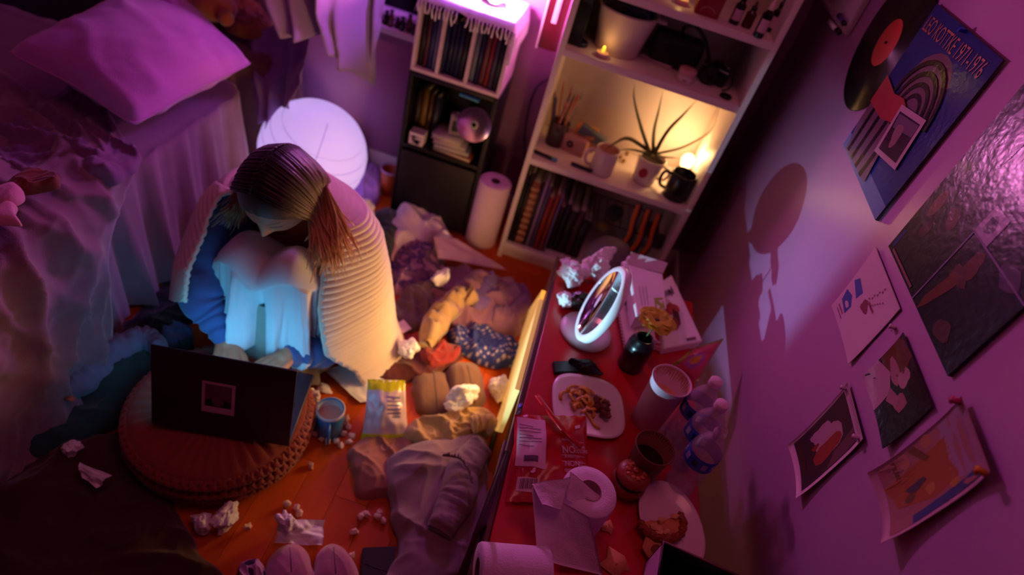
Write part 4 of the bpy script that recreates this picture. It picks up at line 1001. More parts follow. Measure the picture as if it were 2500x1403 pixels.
for k in range(22):
    a = PI * k / 21 + PI; crumple('filling_piece', Vector((.050 * math.cos(a) * .92, .020 + .050 * math.sin(a) * .8, .006)), (.008, .008, .008), None, seed=k + 2, m=mat('rusty_filling', (150, 60, 26), .5, .3, 60), sub=2, parent=t)
for k in range(6): crumple('cheese_bit', Vector((R.uniform(-.03, .03), R.uniform(-.01, .02), .014)), (.009, .006, .005), None, seed=k + 60, m=mat('pale_cheese', (236, 176, 120), .6), sub=2, parent=t)
t = thing('tortilla_chip', 'torn flat tortilla piece sticking out over the oval plate rim', 'food', P(1600, 1335, z=TZ + .012), rot=(.1, 0, .8))
MB().poly([(-.03, -.02), (.03, -.025), (.035, .01), (0, .028), (-.028, .012)], .004, .002).put('flatbread', tor, t)
MB().ell(-.005, -.003, .012, .008, .0045).put('toasted_spot', mat('toasted', (130, 60, 30), .7), t)
def chip(px, s_, rot, label):
    t = thing('cracker', label, 'cracker', P(*px, z=TZ + .001), rot=(.08, .05, rot), group='broken crackers')
    b_ = MB().poly([(-s_, -s_ * .6), (-s_ * .1, -s_ * .8), (s_ * .2, -s_ * 1.2), (s_ * .9, -.4 * s_), (s_ * .7, .9 * s_), (-.2 * s_, .6 * s_), (-s_, .9 * s_)], .003, .002); b_.put('crust', mat('cracker', (216, 136, 92), .7, .2, 50, .4, 150), t)
    for q in range(3): MB().ell(R.uniform(-.4, .4) * s_, R.uniform(-.3, .3) * s_, .0012, .0012, .0034).put('pit', mat('toasted', (130, 60, 30), .7), t)
chip((1482, 1285), .014, .4, 'small broken cracker between the paper roll and the oval plate'); chip((1500, 1372), .026, 1.2, 'larger broken cracker at the near edge of the oval plate')
# paper roll with loose sheets
pr = P(1400, 1262, z=TZ)
t = thing('toilet_roll', 'upright white toilet roll with loose paper folded around it', 'paper roll', pr + Vector((0, 0, 0)))
rl = mat('roll_paper', (234, 200, 224), .9, .04, 40, .5, 300)
zr = .100
MB().lathe([(.021, .001), (.050, .0), (.052, .004), (.052, zr - .004), (.050, zr), (.033, zr + .001), (.021, zr)], 44).put('roll', rl, t)
MB().lathe([(.0208, 0), (.0212, zr + .001), (.0202, zr + .001), (.0200, 0)], 30).put('core', mat('core_card', (150, 96, 110), .9), t)
def loose(nm, pxs, zs_, seed, curl=.006): return sheet(nm, pxs, [TZ + q for q in zs_], None, None, m=rl, parent=t, seed=seed, curl=curl, n=18)
loose('loose_sheet', [(1298, 1180), (1440, 1262), (1472, 1403), (1312, 1362)], [.10, .105, .0, .03], 1)
loose('folded_sheet', [(1300, 1182), (1395, 1165), (1372, 1245), (1325, 1232)], [.10, .14, .108, .108], 2, .004)
loose('corner_flap', [(1390, 1150), (1475, 1218), (1452, 1262), (1380, 1215)], [.135, .09, .07, .11], 3, .004)
pr = P(1235, 1400, z=TZ + .05)
t = thing('paper_towel_roll', 'fat white paper towel roll lying at the near end of the red table', 'paper roll', P(1235, 1425, z=TZ) + Vector((0, 0, .045)), rot=(0, PI / 2, .25))
MB().lathe([(.02, -.06), (.043, -.06), (.045, -.056), (.045, .056), (.043, .06), (.02, .06)], 44).put('roll', rl, t)
MB().lathe([(.0205, -.06), (.0205, .06), (.019, .06), (.019, -.06), (.0205, -.06)], 28).put('core', MATS['core_card'], t)
# patterned black tin at the bottom edge
pz = P(1730, 1425, z=TZ + .0)
t = thing('patterned_tin', 'open black tin with pale patterned side at the near end of the table', 'tin', (P(1700, 1403, z=TZ + .08).x, P(1700, 1403, z=TZ + .08).y - .02, TZ), rot=(0, 0, -.12))
MB().box((-.07, -.05, 0), (.07, .05, .004)).box((-.07, -.05, 0), (-.067, .05, .085)).box((.067, -.05, 0), (.07, .05, .085)).box((-.07, -.05, 0), (.07, -.047, .085)).box((-.07, .047, 0), (.07, .05, .085)).put('walls', black_p, t)
b_ = MB().color((220, 170, 200)).ext([Vector((-.0705, -.046, .006)), Vector((-.0705, .046, .006)), Vector((-.0705, .046, .080)), Vector((-.0705, -.046, .080))], [(0, 1, 2, 3)])
b_.color((30, 20, 40))
for k in range(9):
    y_, z_ = -.038 + .0095 * k, .025 + .03 * ((k * .41) % 1); b_.ext([Vector((-.0709, y_ + .004 * math.cos(q), z_ + .008 * math.sin(q * 1.5))) for q in [PI * 2 * j / 7 for j in range(7)]], [tuple(range(7))])
b_.put('patterned_side', paint, t, colors=True)
MB().tube([(-.07, .05, .086), (.07, .05, .086), (.07, -.05, .086), (-.07, -.05, .086)], .0025, 8, closed=True).put('rim', mat('mauve_rim', (130, 70, 80), .5), t)

# ------------------------------------------------------------------ right wall pictures
WM = Matrix(((0, 0, -1), (-1, 0, 0), (0, 1, 0))).to_4x4()
def wall_thing(name, label, cat, p, tilt=0, group=None, out=.001):
    t = thing(name, label, cat, (WX - out, p.y, p.z), group); M = WM.copy() @ Rz(tilt); t.rotation_euler = M.to_euler(); return t
def wl_(u, v):
    if abs(u) < 10: return (-u, v)
    p = P(u, v, x=WX); return (-p.y, p.z)
def wall_pic(name, label, cat, corners, th, shapes, m, group=None, curl=0, frame=None, partn='print', edge=(210, 180, 200)):
    """corners TL,TR,BR,BL as pixels; shapes in 0..1 (x right, y down)"""
    q = [wl_(*c) for c in corners]; cx = sum(a for a, b in q) / 4; cy = sum(b for a, b in q) / 4
    t = thing(name, label, cat, (WX - .0005, -cx, cy), group); t.rotation_euler = WM.to_euler()
    q = [Vector((a - cx, b - cy, 0)) for a, b in q]
    def at(a, b, z_=0):
        p = (q[0] * (1 - a) + q[1] * a) * (1 - b) + (q[3] * (1 - a) + q[2] * a) * b
        return Vector((p.x, p.y, z_ + th + curl * (abs(2 * b - 1) ** 3 * .6 + (1 - b) * a * .2 + (abs(2 * a - 1) ** 2) * b * .8)))
    n = 12; vs = []; fs = []
    for s_ in (0, 1):
        for i in range(n + 1):
            for j in range(n + 1): p = at(i / n, j / n); p.z = p.z - (0 if s_ == 0 else min(th, .001) if curl else th); vs.append(p)
    N = (n + 1) ** 2
    for i in range(n):
        for j in range(n): k_ = i * (n + 1) + j; f = (k_, k_ + 1, k_ + n + 2, k_ + n + 1); fs.append(f); fs.append(tuple(x + N for x in f[::-1]))
    w1 = n + 1; rim = [i * w1 for i in range(w1)] + [n * w1 + j for j in range(1, w1)] + [i * w1 + n for i in range(n - 1, -1, -1)] + [j for j in range(n - 1, 0, -1)]
    for a, b in zip(rim, rim[1:] + rim[:1]): fs.append((b, a, a + N, b + N))
    mesh('backing', vs, fs, mat('sheet_%d_%d_%d' % edge, edge, .5, .03), t, world=False)
    b_ = MB(); lift = .0003
    for col, pts in shapes:
        b_.color(col); lift += .00006
        # fan so that the print follows the curl
        c = (sum(a for a, _ in pts) / len(pts), sum(b for _, b in pts) / len(pts)); RR = 5
        vs = [at(c[0], c[1], lift)]; fs = []
        dense = []
        for i in range(len(pts)):
            a, b = pts[i], pts[(i + 1) % len(pts)]; L_ = max(1, int(max(abs(a[0] - b[0]), abs(a[1] - b[1])) * 8))
            dense += [(a[0] + (b[0] - a[0]) * k_ / L_, a[1] + (b[1] - a[1]) * k_ / L_) for k_ in range(L_)]
        nn2 = len(dense)
        for r in range(1, RR + 1):
            for a, b in dense: vs.append(at(c[0] + (a - c[0]) * r / RR, c[1] + (b - c[1]) * r / RR, lift))
        for i in range(nn2): fs.append((0, 1 + i, 1 + (i + 1) % nn2)[::-1])
        for r in range(RR - 1):
            for i in range(nn2): a0 = 1 + r * nn2; k2 = (i + 1) % nn2; fs.append((a0 + i, a0 + nn2 + i, a0 + nn2 + k2, a0 + k2)[::-1])
        b_.ext(vs, fs)
    o = b_.put(partn, m, t, colors=True, smooth=False)
    return t, at, q
def RECT(a, b, c, d): return [(a, b), (c, b), (c, d), (a, d)]
def arcs(cx, cy, r0, r1, a0, a1, n=16, sy=1): return [(cx + r1 * math.cos(a0 + (a1 - a0) * i / n), cy + sy * r1 * math.sin(a0 + (a1 - a0) * i / n)) for i in range(n + 1)] + [(cx + r0 * math.cos(a1 - (a1 - a0) * i / n), cy + sy * r0 * math.sin(a1 - (a1 - a0) * i / n)) for i in range(n + 1)]
# LP sleeve: lettering kept, the picture a plain stand-in of stripes and a small photo
sh = [((34, 46, 128), RECT(0, 0, 1, 1)), ((110, 110, 160), RECT(.0, .90, 1, 1))]
sh.append(((120, 84, 110), blob(.52, .42, .27, .27, 20, 3, .05)))
for k in range(4):
    A_ = arcs(.52, .52, .10 + k * .065, .13 + k * .065, -PI * .98, -.1, 12)
    for i in range(12): sh.append(((40, 22, 40), [A_[i], A_[i + 1], A_[24 - i], A_[25 - i]]))
sh.append(((120, 84, 110), [(.02, .66), (.22, .55), (.52, .66), (.62, .96), (.10, .985), (.02, .8)]))
for k in range(4): sh.append(((40, 22, 40), [(.10 + k * .13, .63 + (k % 2) * .01), (.145 + k * .13, .62), (.17 + k * .12, .97), (.12 + k * .12, .97)]))
sh.append(((176, 70, 80), [(.0, .47), (.0, .66), (.28, .66), (.50, .60), (.52, .50), (.40, .47), (.25, .50)]))
sh.append(((196, 160, 180), [(.42, .50), (.78, .44), (.84, .74), (.48, .80)])); sh.append(((60, 36, 60), [(.455, .53), (.755, .48), (.80, .715), (.51, .765)])); sh.append(((120, 90, 120), [(.47, .54), (.75, .49), (.765, .56), (.50, .62)])); sh.append(((150, 110, 120), blob(.60, .63, .05, .07, seed=3)))
t, at, q = wall_pic('record_sleeve', 'blue record sleeve lettered in orange with dark stripes and a small tilted photo', 'record sleeve', [(2295, 12), (2460, 150), (2145, 540), (2065, 355)], .006, sh, gloss_print, partn='cover_print', edge=(60, 40, 60))
text('lettering', 'LEO KOTTKE 1971-1976', .040, t, (q[0].x + .010, q[0].y - .046, .0072), mat('orange_print', (170, 90, 60), .5), sx=.68, ext=.0001)
MB().lathe([(0, 0), (.004, 0), (.004, .008), (.006, .01), (0, .011)], 12, Tm(0, q[0].y - .006, .006)).put('push_pin', mat('blue_pin', (30, 60, 200), .3), t)
# vinyl record
ctr = Vector((WX, 1.522, 1.178))
t = thing('vinyl_record', 'black vinyl record with a coral label pinned to the right wall', 'record', (WX - .0005, ctr.y, ctr.z)); t.rotation_euler = WM.to_euler()
vin = mat('vinyl', (10, 7, 10), .22, 0); nt = vin.node_tree; bs = nt.nodes['Principled BSDF']
tc1 = nt.nodes.new('ShaderNodeTexCoord'); wv = nt.nodes.new('ShaderNodeTexWave'); wv.wave_type = 'RINGS'; wv.rings_direction = 'Z'; wv.inputs['Scale'].default_value = 120
bpn = nt.nodes.new('ShaderNodeBump'); bpn.inputs['Strength'].default_value = .3; bpn.inputs['Distance'].default_value = .001
nt.links.new(tc1.outputs['Object'], wv.inputs[0]); nt.links.new(wv.outputs['Fac'], bpn.inputs['Height']); nt.links.new(bpn.outputs[0], bs.inputs['Normal'])
MB().lathe([(.003, .0024), (.15, .0024), (.151, .0015), (.15, .0005), (.003, .0005)], 96).put('disc', vin, t)
MB().lathe([(.003, .0026), (.050, .0026), (.0502, .0024)], 48).put('paper_label', mat('coral_label', (224, 84, 70), .6), t)
MB().lathe([(0, .0024), (.003, .0026), (.003, .006), (0, .007)], 12).put('pin', black_p, t)
# whiteboard with pens
c1 = P(2076, 82, x=WX); 
t = thing('whiteboard', 'corner of a small whiteboard with pens on the right wall above the bookcase side', 'whiteboard', (WX - .001, c1.y, c1.z)); t.rotation_euler = WM.to_euler()
pw = P(2005, 0, x=WX); wdt = pw.y - c1.y
MB().box((-wdt - .03, .004, 0), (.0, .30, .006), .001).put('board', mat('board_white', (220, 190, 214), .25), t)
MB().box((-.008, 0, 0), (.004, .30, .012), .002).put('side_frame', mat('frame_grey', (170, 140, 160), .4), t)
MB().box((-wdt - .03, -.006, 0), (.004, .006, .012), .002).put('bottom_frame', MATS['frame_grey'], t)
for k, (u0, v0, u1, v1, nm) in enumerate([(2025, 52, 2048, 80, 'white pen with a black tip hanging at the whiteboard corner'), (2050, 40, 2062, 60, 'violet capped pen clipped under the whiteboard')]):
    a = P(u0, v0, x=WX - .012); b = P(u1, v1, x=WX - .012); mid = (a + b) / 2; d = (b - a) / 2
    t = thing('pen', nm, 'pen', mid, 'whiteboard pens')
    MB().tube([-d, d * .5], .006, 10).put('barrel', white_p if k == 0 else mat('violet_pen', (90, 60, 150), .3), t); MB().tube([d * .5, d], .0066, 10).put('cap', black_p, t); MB().tube([-d * 1.25, -d], .0066, 10).put('end_cap', black_p, t)
# big dark poster
sh = [((24, 14, 40), RECT(0, 0, 1, 1))]
sh += [((120, 66, 70), blob(.10, .66, .05, .08, seed=1)), ((80, 40, 60), blob(.16, .76, .04, .05, seed=2)), ((100, 54, 70), blob(.28, .62, .05, .05, seed=3)), ((40, 36, 120), RECT(.02, .86, .05, .97)),
       ((110, 56, 60), blob(.62, .66, .05, .06, seed=4)), ((96, 50, 56), blob(.60, .74, .07, .04, seed=5)), ((116, 56, 56), [(.52, .93), (.56, .74), (.62, .72), (.63, .78), (.57, .95), (.54, 1)]), ((90, 50, 60), blob(.78, .93, .07, .05, seed=7)),
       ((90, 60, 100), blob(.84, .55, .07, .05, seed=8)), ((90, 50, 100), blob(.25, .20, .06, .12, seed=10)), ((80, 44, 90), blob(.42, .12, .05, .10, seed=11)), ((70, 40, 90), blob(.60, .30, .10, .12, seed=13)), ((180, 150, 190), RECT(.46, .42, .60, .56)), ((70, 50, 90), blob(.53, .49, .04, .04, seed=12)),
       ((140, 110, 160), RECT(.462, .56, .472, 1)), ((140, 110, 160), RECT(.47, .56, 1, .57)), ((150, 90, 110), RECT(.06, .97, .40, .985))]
wall_pic('glossy_poster', 'large dark glossy poster with faint faces and a bright violet reflection', 'poster', [(1.003, 1.283), (.690, 1.281), (.690, .968), (1.004, .972)], .005, sh, mat('very_glossy_print', (255, 255, 255), .24, .05, 60, attr=True, bump=.5, bscale=70, coat=.25), partn='print', edge=(40, 20, 50))
sh = [((226, 180, 206), RECT(0, 0, 1, 1)), ((60, 70, 170), [(.05, .50), (.12, .40), (.34, .44), (.30, .58)]), ((60, 70, 170), [(.04, .66), (.20, .62), (.32, .70), (.30, .84), (.08, .80)]), ((226, 180, 206), blob(.22, .75, .06, .03))]
sh += [((150, 40, 80), blob(.52, .50, .09, .07, seed=5)), ((150, 40, 80), blob(.62, .40, .10, .02, seed=6)), ((140, 60, 100), RECT(.10, .86, .28, .88)), ((140, 60, 100), RECT(.12, .91, .32, .925))]
for k in range(9): sh.append(((150, 50, 90), blob(.62 - .02 * k + .02 * (k % 2), .10 + .045 * k, .012, .014, 6)))
for k in range(6): sh.append(((150, 50, 90), blob(.74 - .03 * k, .20 + .04 * k, .010, .010, 6)))
wall_pic('drawing', 'pink paper drawing with small blue shapes and red marks on the right wall', 'drawing', [(1.039, .946), (.866, .941), (.864, .803), (1.024, .806)], .001, sh, paint, curl=.003, edge=(226, 180, 206))
sh = [((20, 10, 20), RECT(0, 0, 1, 1)), ((110, 50, 30), [(0, .06), (.35, .0), (.42, .35), (.22, .60), (0, .55)]), ((180, 110, 130), blob(.30, .42, .16, .10, seed=3)), ((190, 130, 150), blob(.45, .30, .10, .12, seed=4)), ((200, 140, 170), [(0, .62), (.25, .50), (.45, .62), (.50, 1), (0, 1)]), ((170, 100, 120), blob(.66, .52, .10, .14, seed=6)), ((180, 110, 140), [(.40, .60), (.60, .50), (.66, .62), (.50, .75)])]
wall_pic('photo_print', 'dark photo print of two pale figures below the pink drawing', 'photo', [(.819, .930), (.668, .927), (.665, .823), (.813, .828)], .001, sh, gloss_print, curl=.006, edge=(60, 30, 50), group='photo prints on the right wall')
sh = [((60, 24, 44), RECT(.06, .08, .94, .92)), ((190, 140, 160), blob(.50, .42, .22, .22, seed=2)), ((160, 50, 40), blob(.60, .50, .14, .20, seed=4)), ((190, 140, 170), blob(.30, .55, .12, .16, seed=5)), ((150, 40, 30), blob(.42, .66, .04, .06, seed=5)), ((110, 60, 80), [(.70, .08), (.94, .08), (.94, .55), (.76, .4)]), ((70, 30, 30), [(.1, .80), (.7, .84), (.7, .90), (.08, .90)])]
t, at, q = wall_pic('photo_print', 'white bordered photo with reddish figures, lowest left on the wall by the bottles', 'photo', [(.831, .790), (.709, .788), (.707, .600), (.823, .603)], .001, sh, paint, curl=.008, edge=(226, 180, 206), group='photo prints on the right wall')
for a_, b_2 in ((.06, .05), (.93, .05)): MB().lathe([(0, 0), (.0035, 0), (.003, .007), (.0045, .009), (0, .010)], 12, Tm(*at(a_, b_2))).put('push_pin', mat('clear_pin', (220, 180, 210), .15), t)
sh = [((170, 100, 110), RECT(.05, .07, .95, .93)), ((170, 120, 160), RECT(.05, .07, .84, .32)), ((170, 76, 40), [(.22, .28), (.50, .30), (.76, .24), (.80, .5), (.62, .85), (.30, .93), (.24, .6)]), ((50, 50, 130), RECT(.84, .07, .95, .72)), ((190, 110, 90), blob(.10, .45, .10, .05, seed=1)), ((120, 50, 30), [(.05, .55), (.3, .45), (.32, .50), (.06, .62)]), ((190, 120, 100), blob(.14, .68, .10, .05, seed=2)), ((120, 50, 30), RECT(.06, .76, .35, .80)),
      ((70, 40, 80), blob(.50, .66, .05, .10, seed=5)), ((190, 120, 60), blob(.66, .52, .07, .05, seed=6)), ((190, 120, 60), blob(.80, .30, .05, .05, seed=6)), ((110, 60, 40), blob(.60, .72, .05, .05, seed=8))]
t, at, q = wall_pic('photo_print', 'curled orange and blue photo with pale border, lowest right on the wall', 'photo', [(.644, .977), (.530, .970), (.530, .780), (.637, .792)], .001, sh, paint, curl=.014, edge=(196, 140, 170), group='photo prints on the right wall')
MB().lathe([(0, 0), (.005, 0), (.004, .007), (.006, .010), (0, .012)], 14, Tm(*at(.97, .04))).put('push_pin', mat('amber_pin', (200, 120, 20), .3), t)
MB().lathe([(0, 0), (.005, 0), (.004, .007), (.006, .010), (0, .012)], 14, Tm(*at(.03, .04))).put('push_pin', mat('magenta_pin', (200, 60, 120), .3), t)
p = P(2185, 800, x=WX)
t = thing('push_pin', 'lone clear push pin stuck in the wall below the drawing', 'pin', (WX - .0005, p.y, p.z)); t.rotation_euler = WM.to_euler()
MB().lathe([(0, 0), (.0035, 0), (.003, .006), (.0045, .008), (0, .009)], 12).put('head', MATS['clear_pin'], t); MB().tube([(0, 0, .004), (.007, -.004, .005)], .0008, 5).put('needle', MATS['chrome'], t)
# ------------------------------------------------------------------ bed
bt = thing('bed', 'bed covered with a plain purple grey spread along the left wall', 'bed', (-1.7, .75, 0))
bx0, bx1, by0, by1, bz = LX + .02, -1.02, -.9, 1.74, .45
spread = fab('bedspread', (150, 120, 140), .15, .5)
vs = []; fs = []; cols = []
def perim(n):
    r = .09; pts = []; L = []
    cs = [((bx1 - r, by1 - r), 0, PI / 2), ((bx0 + r, by1 - r), PI / 2, PI), ((bx0 + r, by0 + r), PI, 1.5 * PI), ((bx1 - r, by0 + r), 1.5 * PI, 2 * PI)]
    raw = []
    for (cx_, cy_), a0, a1 in cs:
        for k in range(9): a = a0 + (a1 - a0) * k / 8; raw.append(Vector((cx_ + r * math.cos(a), cy_ + r * math.sin(a), 0)))
    seg = [(raw[(i + 1) % len(raw)] - raw[i]).length for i in range(len(raw))]; tot = sum(seg)
    out = []; i = 0; acc = 0
    for k in range(n):
        s = k / n * tot
        while acc + seg[i] < s: acc += seg[i]; i += 1
        f = (s - acc) / seg[i]; out.append((raw[i].lerp(raw[(i + 1) % len(raw)], f), s))
    return out
pm2 = perim(420); cc = Vector(((bx0 + bx1) / 2, (by0 + by1) / 2, 0)); n = len(pm2)
levels = [('t', .3), ('t', .6), ('t', .8), ('t', .9), ('t', .96), ('t', .985)] + [('s', k / 14) for k in range(15)]
for kind, q in levels:
    for i, (p, s) in enumerate(pm2):
        if kind == 't':
            v = cc + (p - cc) * q; z = bz + .012 * nz((v.x * 3, v.y * 3), 2) + .006 * nz((v.x * 9, v.y * 9), 5) - (.012 if q > .98 else .003 if q > .95 else 0)
            vs.append(Vector((v.x, v.y, z)))
        else:
            nn_ = (p - cc); nn_ = Vector((1, 0, 0)) if abs(p.x - bx1) < .005 else (Vector((0, 1, 0)) if abs(p.y - by1) < .005 else nn_.normalized())
            f = (.004 + .018 * q) * (math.sin(s * 46 + 2 * nz((s * 3, 0), 1)) + .7 * math.sin(s * 97 + 3 * nz((s * 5, q), 6)))
            vs.append(p + nn_ * (f + .02 * q) + Vector((0, 0, (bz - .028) * (1 - q) + .02 + .012 * math.sin(s * 20) * q)))
for k in range(len(levels) - 1):
    for i in range(n): j = (i + 1) % n; fs.append((k * n + i, (k + 1) * n + i, (k + 1) * n + j, k * n + j))
fs.append(tuple(range(n)))
mesh('bedspread', vs, fs, spread, bt)
MB().box((bx0 + .03, by0 + .03, .16), (bx1 - .03, by1 - .03, bz - .03), .04).put('mattress', fab('mattress_cloth', (190, 180, 190)), bt, world=True)
MB().box((bx0 + .04, by0 + .04, .02), (bx1 - .04, by1 - .04, .15), .01).put('bed_frame', mat('dark_bed_wood', (40, 24, 18), .6), bt, world=True)
# throw blanket hanging over the bed edge
th = bpy.data.objects
vs = []; fs = []; nu, nv = 110, 130
prof = [(-2.0, .462), (-1.6, .470), (-1.25, .474), (-1.08, .470), (-1.005, .440), (-.975, .36), (-.955, .2), (-.93, .045), (-.90, .012)]
pc_ = cr_open([Vector((a, 0, b)) for a, b in prof], nv + 1)
for j in range(nv + 1):
    q = pc_[j]; s = j / nv
    yr = 1.40 - .26 * min(1, s / .5) if s < .5 else 1.14 - .42 * (s - .5) / .5
    yr += .03 * math.sin(s * 17)
    for i in range(nu + 1):
        u = i / nu; y = .10 + (yr - .10) * u
        h = folds(q.x * .9 + q.z * -.7, y, .95, 24, 1.5, 3.1); e = min(1, (1 - u) * 10 + .15)
        n_ = Vector((0, 0, 1)) if s < .45 else (Vector((1, 0, .25)).normalized() if s > .56 else Vector((.7, 0, .7)))
        vs.append(Vector((q.x, y, q.z)) + n_ * (.010 + .050 * h * e + .02 * max(0, nz((q.x * 4 + q.z * 4, y * 4), 8))))
for j in range(nv):
    for i in range(nu): q = j * (nu + 1) + i; fs.append((q, q + nu + 1, q + nu + 2, q + 1))
o = mesh('throw_blanket', vs, fs, fab('throw_wool', (140, 106, 120), .2, .6)); tag(o, 'rumpled purple grey blanket hanging over the near bed edge to the floor', 'blanket')
sd_ = o.modifiers.new('s', 'SOLIDIFY'); sd_.thickness = .004
# crest of blanket heaped on top
cloth('heaped_shirt', [(90, 240), (235, 222), (300, 330), (345, 380), (280, 440), (150, 430), (0, 430), (-60, 330)], .475, .035, fab('plum_cotton', (128, 92, 130)), 'crumpled mauve shirt heaped on the blanket below the big cushion', 'shirt', seed=6.2, ang=.9, freq=38, amp=.05, n=110, rings=34)
cloth('rust_cloth', [(0, 450), (70, 415), (140, 430), (146, 452), (70, 470), (0, 470)], .53, .02, fab('rust_cotton', (120, 50, 30)), 'small rust brown cloth on the left of the bed', 'cloth', seed=2, ang=.3, freq=60, amp=.02)
for k, (px, nm) in enumerate([([(-20, 450), (30, 435), (52, 465), (40, 492), (-20, 490)], 'upper pale pink slipper toe at the left edge of the picture'), ([(-20, 500), (20, 488), (50, 520), (48, 540), (-20, 535)], 'lower pale pink slipper toe at the left edge of the picture')]):
    cloth('slipper', px, .545, .035, fab('pale_pink_fleece', (226, 160, 180)), nm, 'slipper', seed=k, amp=.002, prof=.6)
# cushions
def cushion(name, c4, puff, m, label, n=30, seed=0, cat='cushion'):
    a, b, c, d = [Vector(q) for q in c4]; ctr = (a + b + c + d) / 4; base = Vector((ctr.x, ctr.y, min(q.z for q in (a, b, c, d)) - puff * .3)); t = thing(name, label, cat, base)
    nn_ = (b - a).cross(d - a).normalized(); nn_ = nn_ if nn_.z > 0 else -nn_
    for side in (1, -1):
        vs = []; fs = []
        for i in range(n + 1):
            for j in range(n + 1):
                u, v = i / n, j / n; p = (a * (1 - u) + b * u) * (1 - v) + (d * (1 - u) + c * u) * v
                pin = .10 * (math.sin(PI * u) * (1 - math.sin(PI * v)) + math.sin(PI * v) * (1 - math.sin(PI * u))); p = p + (ctr - p) * (pin * .9 + .05 * (abs(2 * u - 1) * abs(2 * v - 1)) ** 5)
                e = (math.sin(PI * u) * math.sin(PI * v)) ** .42
                w_ = folds(p.x, p.y, 1.2, 26, 1.2, seed) * .016 * (1 - e * .5) * (1 if 0 < i < n and 0 < j < n else 0)
                vs.append(p + nn_ * side * (puff * e * (1 if side > 0 else .7) + w_) - base)
        for i in range(n):
            for j in range(n): q = i * (n + 1) + j; f = (q, q + n + 1, q + n + 2, q + 1); fs.append(f)
        mesh('front_cover' if side > 0 else 'back_cover', vs, fs, m, t, world=False)
    pts = []
    for k in range(4 * n):
        e_, f = divmod(k, n); f /= n; P4 = [a, b, c, d]; p = P4[e_].lerp(P4[(e_ + 1) % 4], f); pin = .10 * math.sin(PI * f) * .9 + .05 * abs(2 * f - 1) ** 5; pts.append(p + (ctr - p) * pin - base)
    MB().tube(pts, .003, 6, closed=True).put('piping', m, t); return t
pink = fab('pink_velvet', (196, 116, 196), .08, .6)
cushion('pink_cushion', [P(622, 156, z=.585), P(325, 312, z=.555), P(5, 128, z=.62), P(395, -50, z=.66)], .085, pink, 'big square pink velvet cushion on the corner of the bed')
cushion('small_pink_pillow', [P(445, 42, z=.66), P(330, 20, z=.64), P(320, -120, z=.75), P(440, -100, z=.78)], .05, pink, 'second pink pillow behind the big cushion at the top edge', seed=4, cat='pillow')
# plush toy
pt_ = P(520, 50, z=.52)
t = thing('plush_bear', 'orange brown plush bear lying behind the pink cushion', 'plush toy', P(525, 60, z=.50))
fur = fab('orange_plush', (186, 92, 44), .25, 1.0)
def ball(c, r, name, m, sq=(1, 1, 1), seed=0):
    b_ = MB(); prof = [(math.sin(PI * j / 16), -math.cos(PI * j / 16)) for j in range(17)]
    b_.lathe([(r * a, r * b) for a, b in prof], 24); b_.v = [Vector((v.x * sq[0], v.y * sq[1], v.z * sq[2])) * (1 + .05 * nz(v * 40, seed)) + Vector(c) for v in b_.v]; return b_.put(name, m, t)
ball((-.02, .03, .05), .065, 'body', fur, (1.2, 1, .75)); ball((-.11, .09, .06), .05, 'head', fur); ball((.055, -.02, .045), .026, 'paw', fur); ball((.025, .045, .055), .024, 'paw', fur); ball((-.09, .0, .04), .024, 'paw', fur); ball((-.145, .12, .10), .016, 'ear', fur); ball((-.08, .14, .10), .016, 'ear', fur)
ball((-.085, .05, .08), .02, 'muzzle', fur); ball((-.075, .035, .085), .006, 'nose', black_p)
cloth('brown_knit', [(560, 20), (640, 15), (670, 40), (660, 80), (590, 78), (545, 50)], .50, .06, fab('brown_knit_wool', (140, 76, 40)), 'brown knitted cloth heaped behind the plush bear', 'cloth', seed=9, ang=.5, freq=60, amp=.03)
cloth('ochre_knit', [(470, -10), (560, -15), (640, 0), (640, 25), (560, 25), (480, 20)], .50, .08, fab('ochre_knit_wool', (150, 84, 40)), 'ochre knitted blanket at the top edge behind the bear', 'blanket', seed=14, ang=.2, freq=50, amp=.04)
# chest at the foot of the bed with a brown blanket on it
def drape_box(name, x0, x1, y0, y1, z, m, label, cat, seed, amp=.02, flare=.03, zb=.01, n=180, lv=16, fr=40, irr=.0):
    r = .05; cx_, cy_ = (x0 + x1) / 2, (y0 + y1) / 2; hx, hy = (x1 - x0) / 2, (y1 - y0) / 2; vs = []; fs = []
    lev = [('t', .25), ('t', .5), ('t', .75), ('t', .92)] + [('s', k / lv) for k in range(lv + 1)]
    for kind, q in lev:
        for i in range(n):
            a = 2 * PI * i / n; ca, sa = math.cos(a), math.sin(a); w_ = (abs(ca) ** 5 + abs(sa) ** 5) ** (-1 / 5); p = Vector((hx * ca * w_, hy * sa * w_, 0)); s = a * 1.0
            if kind == 't': v = Vector((cx_ + p.x * q, cy_ + p.y * q, 0)); v.z = z + amp * .8 * folds(v.x, v.y, .7, fr * .8, 1.4, seed); vs.append(v)
            else:
                f = amp * (.3 + q) * (math.sin(s * fr * .35 + 3 * nz((s * 2, q), seed)) + .5 * math.sin(s * fr * .8 + 2 * nz((s * 4, q * 2), seed + 2)))
                d = p.normalized(); vs.append(Vector((cx_, cy_, 0)) + p + d * (f + flare * q) + Vector((0, 0, z * (1 - q) ** 1.0 + zb * q - .01 + irr * q * nz((s * 1.3, 0), seed + 7))))
    for k in range(len(lev) - 1):
        for i in range(n): j = (i + 1) % n; fs.append((k * n + i, (k + 1) * n + i, (k + 1) * n + j, k * n + j))
    fs.append(tuple(range(n)))
    o = mesh(name, vs, fs, m); 
    if label: tag(o, label, cat)
    return o
drape_box('brown_blanket', -1.62, -1.02, 1.87, 2.12, .46, fab('brown_blanket_wool', (120, 74, 66), .2, .6), 'brown blanket draped over the low chest at the foot of the bed', 'blanket', 3, .022, .02)
